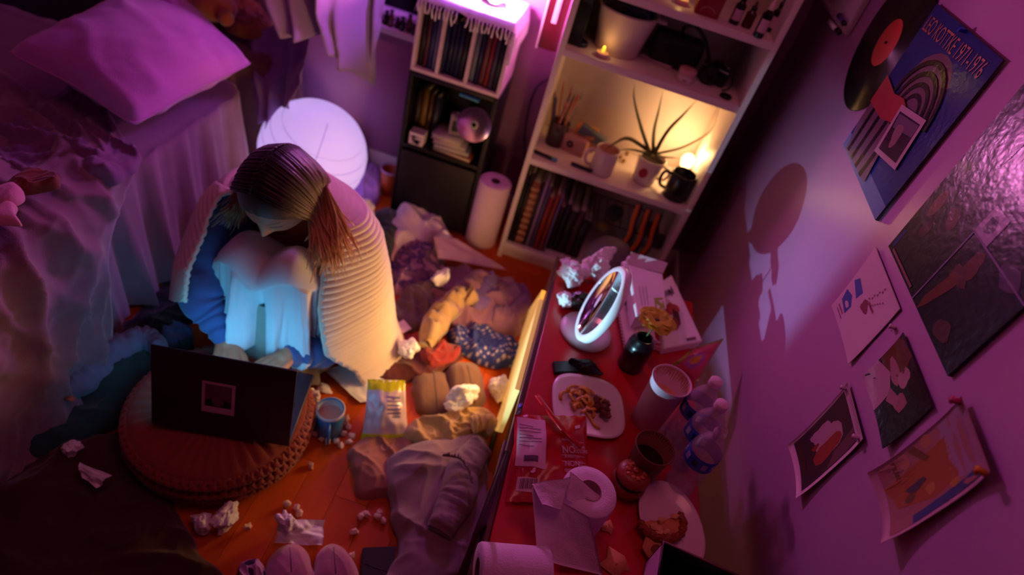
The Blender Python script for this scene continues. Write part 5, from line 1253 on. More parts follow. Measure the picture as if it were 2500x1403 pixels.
# lilac sheet hanging in the corner, and the bag like bundle under it
def hang(name, top, bot, m, label, cat, seed, n=44, k=30, depth=.04, fr=9, parent=None, gather=None):
    vs = []; fs = []
    tp_ = cr_open([Vector(q) for q in top], n + 1); bp_ = cr_open([Vector(q) for q in bot], n + 1)
    for j in range(k + 1):
        s = j / k
        for i in range(n + 1):
            p = tp_[i].lerp(bp_[i], s); t_ = i / n; f = math.sin(t_ * fr * PI + 2.5 * nz((t_ * 3, s * 1.5), seed)) + .5 * math.sin(t_ * fr * 2.3 * PI + 4 * nz((t_ * 4, s * 3), seed + 4))
            vs.append(p + Vector((.004 * nz((s * 8, t_ * 8), seed), -depth * f * (.35 + .65 * s), 0)))
    for j in range(k):
        for i in range(n): q = j * (n + 1) + i; fs.append((q, q + n + 1, q + n + 2, q + 1))
    o = mesh(name, vs, fs, m, parent)
    sd_ = o.modifiers.new('s', 'SOLIDIFY'); sd_.thickness = .003
    if label: tag(o, label, cat)
    return o
lil = fab('lilac_sheet', (176, 150, 190), .1, .4)
hang('hanging_sheet', [P(560, -260, y=1.78), P(760, -230, y=1.82), P(970, -160, y=2.08)], [P(690, 78, y=1.76), P(800, 112, y=1.82), P(905, 218, y=2.04)], lil, 'pale lilac sheet hanging down in the back corner left of the crate', 'sheet', 3, fr=4, depth=.05)
cloth('lilac_bundle', [(750, 290), (775, 250), (830, 225), (880, 250), (915, 310), (925, 350), (890, 390), (840, 400), (770, 350)], .0, .26, fab('lilac_bundle_cloth', (160, 132, 176)), 'lilac cloth bundle standing behind the paper lantern', 'cloth bundle', seed=21, ang=1.9, freq=26, amp=.05, prof=.7, n=120, rings=36)
hang('draped_shirt', [P(600, 90, y=1.98), P(680, 60, y=1.98), P(760, 70, y=1.98)], [P(640, 290, y=1.80), P(680, 300, y=1.80), P(740, 190, y=1.80)], fab('mauve_shirt', (150, 120, 170)), 'mauve shirt hanging down in front of the chest beside the lantern', 'shirt', 8, fr=2.5, depth=.035)
cloth('folded_lilac_towel', [(870, 410), (900, 395), (930, 410), (930, 470), (905, 500), (865, 490)], .0, .07, fab('lilac_lace', (180, 130, 220), .5), 'pale violet lacy cloth on the floor right of the lantern', 'cloth', seed=17, ang=.4, freq=70, amp=.012)
# ------------------------------------------------------------------ clothes and litter on the floor
def cl(*a, **k): return cloth(*a, **k)
o = cl('dark_rug', [(-140, 1120), (80, 1100), (250, 1050), (340, 1060), (360, 1150), (440, 1240), (480, 1330), (520, 1430), (100, 1500), (-200, 1500)], 0, .045, fab('dark_brown_wool', (70, 36, 22), .3), 'large dark brown blanket spread over the floor at the lower left', 'blanket', seed=31, ang=.8, freq=24, amp=.035, n=150, rings=50)
o = cl('teal_sweater', [(385, 850), (375, 960), (310, 1000), (230, 1050), (90, 1110), (-30, 1110), (0, 1010), (120, 970), (200, 900), (300, 850)], .02, .07, fab('dark_teal_knit', (26, 66, 64), .2), 'dark teal sweater heaped between the bed and the pouf', 'sweater', seed=33, ang=.5, freq=34, amp=.02, n=120, rings=34)
strip('sleeve', [(360, 880), (420, 870), (470, 850)], .0, [.07, .06, .05], .04, MATS['dark_teal_knit'], parent=o, seed=3)
o = strip('denim_jeans', [(150, 965), (210, 930), (280, 870), (345, 838), (385, 850), (392, 880)], .06, [.05, .08, .08, .06, .05, .04], .06, fab('dusty_denim', (120, 120, 150), .25), label='rolled pale denim jeans lying along the teal sweater', cat='jeans', seed=5, n=60)
MB().box((-.012, -.006, 0), (.012, .006, .002)).put('label_tag', mat('tan_tag', (190, 110, 80), .6), o).location = P(170, 972, z=.09) - o.location
cl('shade_cloth', [(235, 850), (330, 760), (430, 655), (475, 690), (478, 770), (440, 800), (360, 830), (280, 860)], 0, .03, fab('black_shade_fabric', (14, 12, 18)), 'black cloth put in for the shade between the bed and the person', 'garment', seed=39, ang=.8, freq=40, amp=.02)  # dark cloth laid in place of the deep shade beside the bed
o = cl('blue_grey_scarf', [(400, 790), (440, 780), (470, 800), (468, 850), (430, 865), (395, 850)], .0, .05, fab('blue_grey_knit', (90, 110, 150)), 'blue grey scarf crumpled beside the left sleeve of the person', 'scarf', seed=40, ang=1, freq=60, amp=.02)
o = cl('navy_bag', [(890, 600), (900, 525), (940, 498), (975, 515), (980, 570), (950, 640), (915, 655)], 0, .11, fab('navy_canvas', (18, 16, 44)), 'navy blue cloth bag on the floor between the lantern and the white pillowcase', 'bag', seed=41, ang=1.2, freq=30, amp=.015, prof=.6)
o = cl('white_pillowcase', [(950, 600), (945, 540), (985, 500), (1050, 500), (1085, 530), (1098, 565), (1050, 580), (990, 592)], 0, .12, fab('white_cotton', (226, 196, 214), .05), 'white pillowcase stuffed upright in front of the black unit', 'pillowcase', seed=43, ang=1.3, freq=28, amp=.03, prof=.65)
o = cl('pink_sock', [(930, 600), (950, 585), (975, 595), (960, 625), (935, 625)], .02, .04, fab('pink_sock_knit', (206, 140, 170)), 'balled pale pink sock beside the navy bag', 'sock', seed=44, amp=.01)
def floral(x, y, r):
    n_ = nz((x * 38, y * 38), 2); return s2l((180, 130, 160)) if n_ > .12 else (s2l((90, 60, 120)) if n_ > -.2 else s2l((130, 90, 120)))
o = cl('floral_blouse', [(950, 640), (965, 590), (1020, 582), (1075, 600), (1085, 660), (1030, 700), (960, 705)], 0, .055, mat('floral_fabric', (255, 255, 255), .9, .1, 40, .4, 300, attr=True), 'lilac floral patterned blouse on the floor before the white pillowcase', 'blouse', seed=46, ang=.3, freq=60, amp=.02, cfun=floral)
sheet('long_envelope', [(1058, 580), (1115, 585), (1235, 660), (1068, 632)], [.085, .06, .012, .075], 'long white folded paper lying by the foot of the towel roll', 'paper', m=mat('off_white_paper', (214, 170, 190), .7), curl=.006, seed=2)
o = cl('mauve_sweatshirt', [(1030, 700), (1080, 650), (1180, 660), (1290, 700), (1300, 750), (1270, 810), (1180, 800), (1110, 790), (1060, 760)], 0, .06, fab('mauve_fleece', (150, 100, 130)), 'mauve sweatshirt crumpled on the floor left of the table end', 'sweatshirt', seed=48, ang=.9, freq=36, amp=.04, n=120, rings=36)
strip('sleeve', [(1180, 680), (1130, 720), (1100, 760)], .04, [.09, .08, .06], .04, MATS['mauve_fleece'], parent=o, seed=3)
strip('hood', [(1200, 770), (1250, 775), (1285, 740)], .03, [.07, .07, .05], .045, MATS['mauve_fleece'], parent=o, seed=9)
o = cl('violet_shirt', [(1165, 700), (1200, 660), (1215, 700), (1200, 740), (1170, 750), (1150, 730)], .05, .03, fab('violet_cotton', (120, 90, 160)), 'small violet shirt on top of the mauve sweatshirt', 'shirt', seed=50, ang=.9, freq=50, amp=.012)
o = cl('brown_trousers', [(950, 760), (1000, 700), (1060, 690), (1100, 730), (1050, 790), (980, 800)], 0, .05, fab('brown_twill', (110, 78, 84)), 'brown grey trousers bunched below the floral blouse', 'trousers', seed=52, ang=.6, freq=40, amp=.03)
o = strip('khaki_trousers', [(1035, 850), (1060, 800), (1090, 760), (1130, 735), (1150, 760)], .03, [.05, .085, .08, .07, .05], .06, fab('khaki_cotton', (176, 140, 100)), label='khaki trouser leg lying twisted over the clothes heap', cat='trousers', seed=7, amp=.03, freq=90)
def band(x, y, r):
    n_ = math.sin(x * 260 + 3 * nz((x * 20, y * 20), 2)) * math.sin(y * 240 + 2 * nz((x * 25, y * 25), 4)); return s2l((190, 170, 180)) if n_ > .62 and r > .45 else s2l((40, 50, 120))
o = cl('blue_bandana', [(1098, 805), (1125, 792), (1190, 795), (1235, 830), (1280, 850), (1262, 885), (1200, 895), (1150, 870), (1110, 840)], .01, .04, mat('bandana_cotton', (255, 255, 255), .9, .1, 40, .4, 300, attr=True), 'navy bandana with white pattern on the floor by the table', 'bandana', seed=54, ang=.2, freq=55, amp=.035, cfun=band)
o = cl('maroon_cloth', [(880, 880), (925, 830), (1010, 850), (1090, 845), (1130, 870), (1070, 910), (1010, 930), (930, 930)], 0, .035, fab('maroon_cotton', (90, 24, 26)), 'dark maroon cloth under the crumpled tissue', 'cloth', seed=56, ang=.5, freq=40, amp=.025)
o = cl('red_scarf', [(1030, 860), (1080, 835), (1120, 850), (1100, 880), (1050, 890)], .03, .02, fab('red_cotton', (140, 30, 24)), 'small red scarf between the maroon cloth and the bandana', 'scarf', seed=58, ang=.4, freq=60, amp=.02)
def slipper(name, px, h, label, col, seed):
    o = cloth(name, px, 0, h, fab(col, (120, 84, 66)), label, 'slipper', seed=seed, amp=.002, prof=.45, n=64, rings=22, group='pair of brown slippers')
    c = sum([P(u, v, z=h) for u, v in px], Vector()) / len(px); a = P(*px[0], z=h); 
    return o
s1 = slipper('brown_slipper', [(1010, 905), (1045, 898), (1090, 905), (1098, 950), (1095, 995), (1045, 1012), (1012, 985)], .055, 'left brown slipper of the pair by the added glow panel', 'brown_felt', 1)
s2 = slipper('brown_slipper', [(1092, 890), (1130, 880), (1168, 888), (1180, 935), (1185, 985), (1140, 1000), (1105, 955)], .06, 'right brown slipper of the pair by the added glow panel', 'brown_felt', 2)
for s_, a, b in ((s1, (1058, 905), (1068, 1000)), (s2, (1140, 888), (1160, 985))):
    p0, p1 = P(*a, z=.058), P(*b, z=.05); MB().tube([p0 + (p1 - p0) * k / 10 + Vector((0, 0, .004 * math.sin(PI * k / 10))) for k in range(11)], .002, 6).put('seam', fab('brown_felt_dark', (80, 54, 44)), s_, world=True)
o = cl('tan_ribbed_cloth', [(985, 1040), (1060, 1015), (1150, 990), (1205, 1010), (1208, 1050), (1150, 1075), (1060, 1085), (1000, 1075)], 0, .06, fab('tan_rib', (200, 160, 110)), 'tan ribbed sweater heaped beside the added glow panel', 'sweater', seed=62, ang=1.25, freq=75, amp=.028, warp=.7, n=120, rings=36)
strip('cuff', [(1150, 1040), (1190, 1035), (1205, 1060)], .05, [.05, .05, .04], .03, MATS['tan_rib'], parent=o, seed=2, freq=120)
o = cl('dusty_pink_top', [(848, 1100), (900, 1060), (960, 1050), (1010, 1075), (960, 1130), (965, 1200), (880, 1215), (862, 1150)], 0, .03, fab('dusty_pink_cotton', (160, 96, 84)), 'folded dusty pink top on the floor right of the blue mug', 'shirt', seed=64, ang=.3, freq=36, amp=.03)
o = cl('grey_hoodie', [(945, 1130), (1000, 1080), (1080, 1065), (1180, 1050), (1195, 1120), (1190, 1250), (1150, 1380), (1120, 1440), (930, 1460), (975, 1330), (955, 1250)], .01, .06, fab('grey_mauve_fleece', (150, 116, 128), .1), 'large grey mauve hoodie sprawled beside the red table', 'hoodie', seed=66, ang=.25, freq=22, amp=.035, warp=1.6, n=160, rings=56)
strip('sleeve', [(1175, 1090), (1130, 1150), (1110, 1230), (1070, 1300)], .07, [.07, .09, .09, .07], .05, MATS['grey_mauve_fleece'], parent=o, seed=11, freq=40)
strip('drawstring', [(1080, 1110), (1130, 1125), (1150, 1180)], .13, [.006, .006, .006], .004, MATS['grey_mauve_fleece'], parent=o, seed=1, k=8)
t, top = pbox('black_case', [(885, 1335), (970, 1332), (950, 1440), (880, 1440)], 0, .03, 'flat black case at the bottom edge left of the grey hoodie', 'case', black_p)
MB().box((-.03, -.002, .0302), (.03, .0, .0312)).put('zip', mat('dark_zip', (40, 36, 50), .4), t)
# pink slippers at the bottom edge
for k, (px, nm) in enumerate([([(650, 1440), (660, 1350), (700, 1318), (740, 1325), (762, 1380), (755, 1450)], 'left fluffy pink slipper at the bottom edge'), ([(765, 1440), (772, 1345), (810, 1322), (850, 1345), (875, 1400), (870, 1460)], 'right fluffy pink slipper at the bottom edge')]):
    o = cloth('pink_slipper', px, 0, .075, fab('pink_fleece', (196, 120, 150), .1, 1.0), nm, 'slipper', seed=70 + k, amp=.003, prof=.5, group='pair of pink slippers')
    a, b = [((708, 1335), (712, 1395)), ((815, 1335), (820, 1400))][k]; p0, p1 = P(*a, z=.072), P(*b, z=.078); MB().tube([p0, (p0 + p1) / 2 + Vector((0, 0, .002)), p1], .0014, 6).put('centre_seam', fab('pink_seam', (120, 70, 100)), o, world=True)
def leop(x, y, r): return s2l((60, 40, 60)) if nz((x * 70, y * 70), 2) > .15 else s2l((190, 140, 170))
cl('spotted_cloth', [(575, 1440), (585, 1380), (625, 1360), (650, 1390), (645, 1440)], 0, .05, mat('spotted_fabric', (255, 255, 255), .9, .1, 40, .4, 300, attr=True), 'pink cloth with dark spots at the bottom edge', 'cloth', seed=72, ang=1, freq=60, amp=.02, cfun=leop)
# papers
sheet('paper_napkin', [(790, 905), (893, 882), (985, 975), (880, 985)], [.004, .02, .004, .004], 'large white paper napkin on the floor behind the yellow chip bag', 'napkin', m=paper, curl=.010, seed=3)
sheet('small_card', [(958, 795), (985, 780), (1005, 802), (975, 818)], [.045, .045, .045, .045], 'small pink white card on the brown trousers', 'card', m=mat('pink_white_card', (220, 180, 190), .6), curl=.002)
sheet('flat_tissue', [(680, 1270), (785, 1275), (780, 1335), (668, 1325)], [.03, .004, .006, .02], 'flat unfolded white tissue on the boards above the pink slippers', 'tissue', curl=.02, seed=9)
sheet('torn_tissue', [(195, 1128), (275, 1160), (240, 1192), (205, 1165)], [.07, .08, .06, .06], 'torn white tissue lying on the dark brown blanket', 'tissue', curl=.01, seed=11)
tl_ = [((990, 872), (.028, .024, .028), .03, 'crumpled white tissue on the maroon cloth'), ((1075, 695), (.026, .026, .028), .05, 'crumpled white tissue in the middle of the clothes heap'), ((893, 530), (.034, .022, .03), .05, 'crumpled tissue between the lantern and the navy bag'),
       ((1128, 985), (.042, .026, .034), .02, 'brightly lit crumpled tissue before the slippers'), ((1212, 965), (.030, .028, .034), .0, 'crumpled tissue against the added glow panel'), ((1100, 1000), (.022, .016, .018), .03, 'small tissue scrap on the tan sweater'),
       ((555, 1275), (.034, .022, .024), .0, 'crumpled tissue on the boards in front of the pouf'), ((498, 1290), (.022, .018, .022), .0, 'smaller tissue left of the one in front of the pouf'), ((180, 1105), (.020, .014, .018), .04, 'dim pinkish tissue at the edge of the dark blanket'),
       ((700, 1295), (.022, .018, .03), .01, 'crumpled end on the flat tissue above the slippers'), ((765, 985), (.018, .014, .03), .0, 'rolled tissue leaning against the blue mug'), ((920, 670), (.034, .028, .04), .0, 'crumpled tissue tucked at the cardigan hem'), ((790, 950), (.02, .014, .008), .0, 'torn scrap of paper beside the napkin')]
for k, (px, s_, z_, nm) in enumerate(tl_): crumple('crumpled_tissue', P(*px, z=z_), s_, nm, seed=100 + k * 3.7, rot=k * 1.3, group='tissues on the floor')
crumple('paper_wad', P(1085, 590, z=.02), (.03, .02, .02), 'small wad under the long white paper', seed=160, group='tissues on the floor')
# popcorn
pop = mat('popcorn', (236, 206, 180), .7, .15, 80)
k = 0
for (u, v) in [(768, 1025), (762, 1045), (770, 1062), (785, 1075), (800, 1082), (820, 1080), (838, 1062), (850, 1045), (858, 1068), (852, 1082), (846, 1025), (758, 1138), (700, 1235), (730, 1255), (880, 1265), (892, 1258), (925, 1255), (935, 1275), (865, 1300), (858, 1360), (845, 1038), (790, 1062), (775, 1040), (725, 1243), (920, 1265), (605, 1292), (832, 1092)]:
    k += 1; crumple('popcorn_piece', P(u, v, z=0), (.0085, .0075, .008), None, seed=200 + k, m=pop, sub=2, rot=k, sharp=1.3)
    o = C.objects[-1]; tag(o, ('popcorn piece on the boards around the blue mug' if v < 1100 else 'stray popcorn piece on the boards in the foreground'), 'popcorn', 'popcorn around the mug' if v < 1100 else 'stray popcorn')
# blue mug
pmg = P(803, 1048, z=0)
t = mug('blue_mug', (803, 1050), 0, .036, .098, mat('blue_glaze', (40, 120, 180), .3, .1, 20, coat=.3), 'blue mug with a pale rim on the floor amid popcorn', -1.2, mat('pale_mug_inside', (206, 190, 190), .5), mat('milky_drink', (190, 140, 130), .4))
MB().lathe([(.0362, .088), (.0366, .098), (.0345, .0985)], 36).put('pale_rim', mat('pale_mug_inside', (206, 190, 190), .5), t)
# yellow chip bag standing on the floor
def yb(u, v):
    if v > .83 + .02 * math.sin(u * 9) or v < .13: return (206, 200, 30)
    return (214, 196, 214) if u < .34 + .04 * math.sin(v * 9) else (222, 190, 190)
cs = [P(880, 1078, z=.0), P(1000, 1078, z=.0), P(990, 928, z=.10), P(898, 925, z=.11)]
t, base, nn_ = pillow_bag('yellow_chip_bag', cs, .026, 'yellow and white snack bag standing among the clothes', 'bag', bagm, cols=yb, seed=8, n=34, wr=.008)
A, B_, C_, D_ = cs
inkm = mat('bag_ink', (110, 90, 150), .6)
bb_ = [(A * (1 - u) + B_ * u) * (1 - v) + (D_ * (1 - u) + C_ * u) * v for u, v in ((0, 0), (1, 0), (0, 1))]
for k in range(7):
    u0, v0 = (.50, .72 - .065 * k) if k < 5 else (.62, .70 - .30 * (k - 5)); u1 = u0 + (.34 if k < 5 else .2)
    vs = []
    for i in range(6):
        for v in (v0, v0 + .022):
            u = u0 + (u1 - u0) * i / 5; p = (A * (1 - u) + B_ * u) * (1 - v) + (D_ * (1 - u) + C_ * u) * v; e = (math.sin(PI * u) ** .55) * (math.sin(PI * v) ** .7)
            c0 = (A + B_ + C_ + D_) / 4; p = p + (c0 - p) * (.06 * math.sin(PI * v)) * (abs(u - .5) * 2)
            q_ = p + nn_ * ((.026 * e + .008 * nz((u * 6, v * 6), 9) * (.3 + e)) + .0012); vs.append(q_ - base)
    mesh('ink_line', vs, [(2 * i, 2 * i + 2, 2 * i + 3, 2 * i + 1) for i in range(5)], inkm, t, world=False)
# dark cords on the floor near the table
# ------------------------------------------------------------------ pouf and laptop
pc2 = Vector((-.582, .815, 0)); PR = .206
t = thing('braided_pouf', 'round rust red floor cushion with pleated top and braided side', 'pouf', pc2)
rust = fab('rust_cotton_knit', (150, 62, 44), .12, .3)
vs = []; fs = []; n = 220; prof = []
for k in range(31):
    s = k / 30
    if s < .55: r = PR * (s / .55) * .93; z = .128 - .014 * (s / .55) ** 3 - .016 * math.exp(-(s * 14) ** 2)
    else: q = (s - .55) / .45; a = PI * (.5 - q * .92); r = PR * (.93 + .07 * math.cos(a) ** .8 * 1.0) if abs(a) < PI / 2 else PR * .93; z = .062 + .052 * math.sin(a)
    prof.append((r, z, s))
for r, z, s in prof:
    for i in range(n):
        a = 2 * PI * i / n; d = 0
        if s < .55: d = .0045 * abs(math.sin(a * 20 + .3 * math.sin(a * 5))) ** .6 * min(1, s * 5)
        else: d = 0
        vs.append(Vector((r * math.cos(a), r * math.sin(a), z + d)))
for k in range(len(prof) - 1):
    for i in range(n): j = (i + 1) % n; fs.append((k * n + i, (k + 1) * n + i, (k + 1) * n + j, k * n + j))
mesh('cushion_top', vs, fs, rust, t, world=False)
for lv in range(3):
    zc_ = .094 - lv * .030; rr2 = PR * [.985, 1.0, .975][lv]
    for ph in range(3):
        pts = []; m_ = 300
        for i in range(m_):
            a = 2 * PI * i / m_; q = a * 22 + ph * 2 * PI / 3
            pts.append((( rr2 + .007 * math.cos(2 * q)) * math.cos(a), (rr2 + .007 * math.cos(2 * q)) * math.sin(a), zc_ + .010 * math.sin(q)))
        MB().tube(pts, .0075, 6, closed=True).put('braid_strand', rust, t)
MB().lathe([(0, .118), (.012, .117), (.014, .112)], 20).put('centre_button', rust, t)
# laptop
hz = .1405
hl, hr_ = Vector((-.676, .703, hz)), Vector((-.380, .757, hz)); ang = math.atan2(hr_.y - hl.y, hr_.x - hl.x)
t = thing('laptop', 'open dark grey laptop on the pouf with a photo sticker on its lid', 'laptop', (hl + hr_) / 2, rot=(0, 0, ang))
alu = mat('dark_aluminium', (70, 60, 74), .38, .03, metal=.7)
LW, LD = .304, .212
MB().box((-LW / 2, 0, -.006), (LW / 2, LD, .006), .003).put('base', alu, t)
kb = MB().box((-LW / 2 + .02, .018, .0060), (LW / 2 - .02, .115, .0066)).put('keyboard_well', black_p, t)
keym = mat('key_plastic', (30, 30, 34), .5)
for r_ in range(5):
    for c2_ in range(14): MB().box((-LW / 2 + .024 + c2_ * .0184, .022 + r_ * .0184, .0066), (-LW / 2 + .039 + c2_ * .0184, .037 + r_ * .0184, .0082)).put('key', keym, kb)
MB().box((-.05, .125, .0060), (.05, .198, .0064)).put('trackpad', alu, t)
tilt_ = .26
LM = Tm(0, 0, .004) @ Rx(-tilt_)      # lid leans towards the person
lid_ = MB().box((-LW / 2, -.004, 0), (LW / 2, .002, LD), .002, LM).put('lid', alu, t)
sm = mat('laptop_screen', (200, 230, 255), .3, .0, emit=(.07, .54, 1.0), estr=4.2)
MB().box((-LW / 2 + .01, .0021, .014), (LW / 2 - .01, .0028, LD - .012), 0, LM).put('screen', sm, lid_)
b_ = MB().color((206, 170, 200)).ext([LM @ Vector(q) for q in [(-.045, -.0045, .060), (.026, -.0045, .060), (.026, -.0045, .145), (-.045, -.0045, .145)]], [(0, 1, 2, 3)])
b_.color((110, 70, 90)).ext([LM @ Vector(q) for q in [(-.038, -.0047, .078), (.019, -.0047, .078), (.019, -.0047, .138), (-.038, -.0047, .138)]], [(0, 1, 2, 3)])
b_.color((20, 14, 20)).ext([LM @ Vector(q) for q in [(-.038, -.0049, .078), (.019, -.0049, .078), (.019, -.0049, .094), (.004, -.0049, .100), (-.024, -.0049, .100), (-.038, -.0049, .094)]], [(0, 1, 2, 3, 4, 5)])
b_.color((120, 80, 100)).ext([LM @ Vector((-.010 + .013 * math.cos(q), -.0051, .094 + .014 * math.sin(q))) for q in [PI * 2 * j / 14 for j in range(14)]], [tuple(range(14))])
b_.put('photo_sticker', paint, lid_, colors=True, smooth=False)
MB().tube([(-LW / 2 + .03, 0, .003), (LW / 2 - .03, 0, .003)], .004, 10).put('hinge', alu, t)
# ------------------------------------------------------------------ the person
t = thing('person', 'person in cream cardigan and pale dress sitting on the floor typing on the laptop', 'person', (-.58, 1.18, 0))
PO = t.location.copy()
skin = mat('skin', (214, 164, 140), .5, .05, 40, .15, 200, sss=.15, attr=True)
bodym = bmesh.new()
def capsule(bm, a, b, r0, r1, seg=16):
    a, b = Vector(a), Vector(b); d = (b - a); L_ = d.length; q = d.to_track_quat('Z', 'Y'); M = Matrix.Translation(a) @ q.to_matrix().to_4x4()
    prof = []
    for k in range(7): th_ = PI / 2 * k / 6; prof.append((r0 * math.sin(th_), -r0 * math.cos(th_)))
    for k in range(1, 6): prof.append((r0 + (r1 - r0) * k / 6, L_ * k / 6))
    for k in range(7): th_ = PI / 2 * k / 6; prof.append((r1 * math.cos(th_), L_ + r1 * math.sin(th_)))
    rows = [[bm.verts.new(M @ Vector((max(r, 1e-5) * math.cos(2 * PI * i / seg), max(r, 1e-5) * math.sin(2 * PI * i / seg), z))) for i in range(seg)] for r, z in prof]
    for k in range(len(rows) - 1):
        for i in range(seg): j = (i + 1) % seg; bm.faces.new((rows[k][i], rows[k][j], rows[k + 1][j], rows[k + 1][i]))
    bm.faces.new(rows[0][::-1]); bm.faces.new(rows[-1])
def remesh(bm, vox, smooth=6):
    me = bpy.data.meshes.new('tmp'); bm.to_mesh(me); o = bpy.data.objects.new('tmp', me); C.objects.link(o)
    m_ = o.modifiers.new('r', 'REMESH'); m_.mode = 'VOXEL'; m_.voxel_size = vox
    s_ = o.modifiers.new('s', 'SMOOTH'); s_.iterations = smooth; s_.factor = .5
    dg = bpy.context.evaluated_depsgraph_get(); me2 = bpy.data.meshes.new_from_object(o.evaluated_get(dg)); bpy.data.objects.remove(o); return me2
# joints
HIP = Vector((-.575, 1.36, .11)); CH = Vector((-.585, 1.28, .34)); NB = Vector((-.585, 1.20, .49)); HC = Vector((-.570, 1.085, .590))
SL, SR = Vector((-.745, 1.21, .45)), Vector((-.430, 1.22, .44))
EL, ER = Vector((-.722, 1.01, .28)), Vector((-.440, 1.065, .17))
WL, WR = Vector((-.640, .945, .190)), Vector((-.490, .965, .185))
for s_, hipx, kx, ax_ in ((-1, -.655, -.64, -.635), (1, -.50, -.515, -.51)):
    capsule(bodym, (hipx, 1.34, .10), (kx, 1.05, .385), .085, .058); capsule(bodym, (kx, 1.05, .385), (ax_, 1.04, .07), .054, .036)
    capsule(bodym, (ax_, 1.06, .035), (ax_, .93, .025), .034, .028)
for a, b, r0, r1 in [(HIP - Vector((.05, 0, 0)), HIP + Vector((.05, 0, 0)), .12, .12), (HIP, CH, .12, .12), (CH - Vector((.06, 0, 0)), CH + Vector((.06, 0, 0)), .11, .11), (CH, NB, .12, .06), (SL, SR, .055, .055), (NB, HC + Vector((0, .03, -.03)), .052, .05),
                    (SL, EL, .048, .038), (EL, WL, .038, .024), (SR, ER, .048, .038), (ER, WR, .038, .024)]: capsule(bodym, a, b, r0, r1)
body_me = remesh(bodym, .008)
hands = bmesh.new()
def hand(wr, fwd_, side, thumb_side):
    f = fwd_.normalized(); up = Vector((0, 0, 1)); sd = f.cross(up).normalized(); up = sd.cross(f).normalized()
    pc = wr + f * .045
    for k in range(4):
        o_ = (-.026 + .0175 * k); capsule(hands, wr + sd * o_ * .55 + f * .005, wr + sd * o_ + f * .078 + up * (.004 - .004 * abs(k - 1.5)), .0125, .0100, 10)
    capsule(hands, wr - f * .03, wr + f * .01, .021, .020, 12)
    lens_ = [.060, .072, .066, .052]; order = lens_ if thumb_side < 0 else lens_[::-1]
    for k in range(4):
        o_ = (-.027 + .018 * k); L_ = order[k]; b0 = wr + sd * o_ + f * .080 + up * .004
        p1 = b0 + f * L_ * .42 + up * .012 + sd * (o_ * .12); p2 = p1 + f * L_ * .32 - up * .010; p3 = p2 + f * L_ * .16 - up * .018
        capsule(hands, b0, p1, .0092, .0084, 10); capsule(hands, p1, p2, .0084, .0076, 10); capsule(hands, p2, p3, .0076, .0064, 10)
    o_ = .030 * thumb_side; b0 = wr + sd * o_ * .5 + f * .015 - up * .004; p1 = wr + sd * o_ * 1.25 + f * .045 - up * .008; p2 = p1 + f * .03 + sd * .008 * thumb_side - up * .008; p3 = p2 + f * .022 - sd * .004 * thumb_side - up * .004
    capsule(hands, b0, p1, .014, .0105, 10); capsule(hands, p1, p2, .0105, .0090, 10); capsule(hands, p2, p3, .0090, .0072, 10)
hand(WL + Vector((0, 0, 0)), Vector((.055, -.10, -.012)), 1, -1)
hand(WR + Vector((0, 0, 0)), Vector((-.035, -.10, -.010)), 1, 1)
hand_me = remesh(hands, .0028, 3)
# head, modelled from a sphere
Fd = Vector((-.07, -.84, -.56)).normalized(); Xr = Vector((0, 0, 1)).cross(Fd); Xr = Vector((1, -.05, .04)); Xr = (Xr - Fd * Xr.dot(Fd)).normalized(); Ud = Xr.cross(Fd) * -1
if Ud.z < 0: Ud = -Ud
def HP(x, y, z): return HC + Xr * x + Ud * y + Fd * z      # x side, y towards the crown, z out of the face
def g(x, y, cx_, cy_, sx, sy): return math.exp(-((x - cx_) / sx) ** 2 - ((y - cy_) / sy) ** 2)
nu, nv = 120, 110; hv = []; hc = []; hf = []
SK = s2l((206, 140, 104)); LIP = s2l((176, 90, 90)); DK = s2l((60, 30, 24))
for j in range(nv + 1):
    ph = PI * j / nv
    for i in range(nu):
        a = 2 * PI * i / nu; dx, dy, dz_ = math.sin(ph) * math.sin(a), math.cos(ph), math.sin(ph) * math.cos(a)
        x, y, z = dx * .074, dy * .105, dz_ * .092
        if y < 0:
            k = -y / .105; x *= 1 - .30 * k ** 1.6; z = z * (1 - .18 * k) if z > 0 else z * (1 - .45 * k)
        col = SK
        if dz_ > .1:
            z += .015 * g(x, y, 0, -.022, .010, .018) + .010 * g(x, y, 0, -.030, .016, .009)          # nose
            z += .004 * g(x, y, 0, .022, .05, .010)                                                   # brow
            for s_ in (-1, 1):
                z -= .010 * g(x, y, s_ * .030, .004, .016, .010); z += .006 * g(x, y, s_ * .030, .002, .012, .007)
                z += .004 * g(x, y, s_ * .040, -.028, .018, .016)
                if g(x, y, s_ * .030, -.0035, .014, .0025) > .5: col = DK
                if g(x, y, s_ * .031, .0175, .018, .003) > .5: col = DK
            z += .006 * g(x, y, 0, -.056, .020, .006) + .005 * g(x, y, 0, -.064, .016, .005) - .004 * g(x, y, 0, -.060, .018, .002)
            if g(x, y, 0, -.060, .021, .009) > .45: col = LIP
            z += .007 * g(x, y, 0, -.090, .018, .012)
        hv.append(HP(x, y, z)); hc.append(col)
for j in range(nv):
    for i in range(nu): k = (i + 1) % nu; hf.append((j * nu + i, (j + 1) * nu + i, (j + 1) * nu + k, j * nu + k))
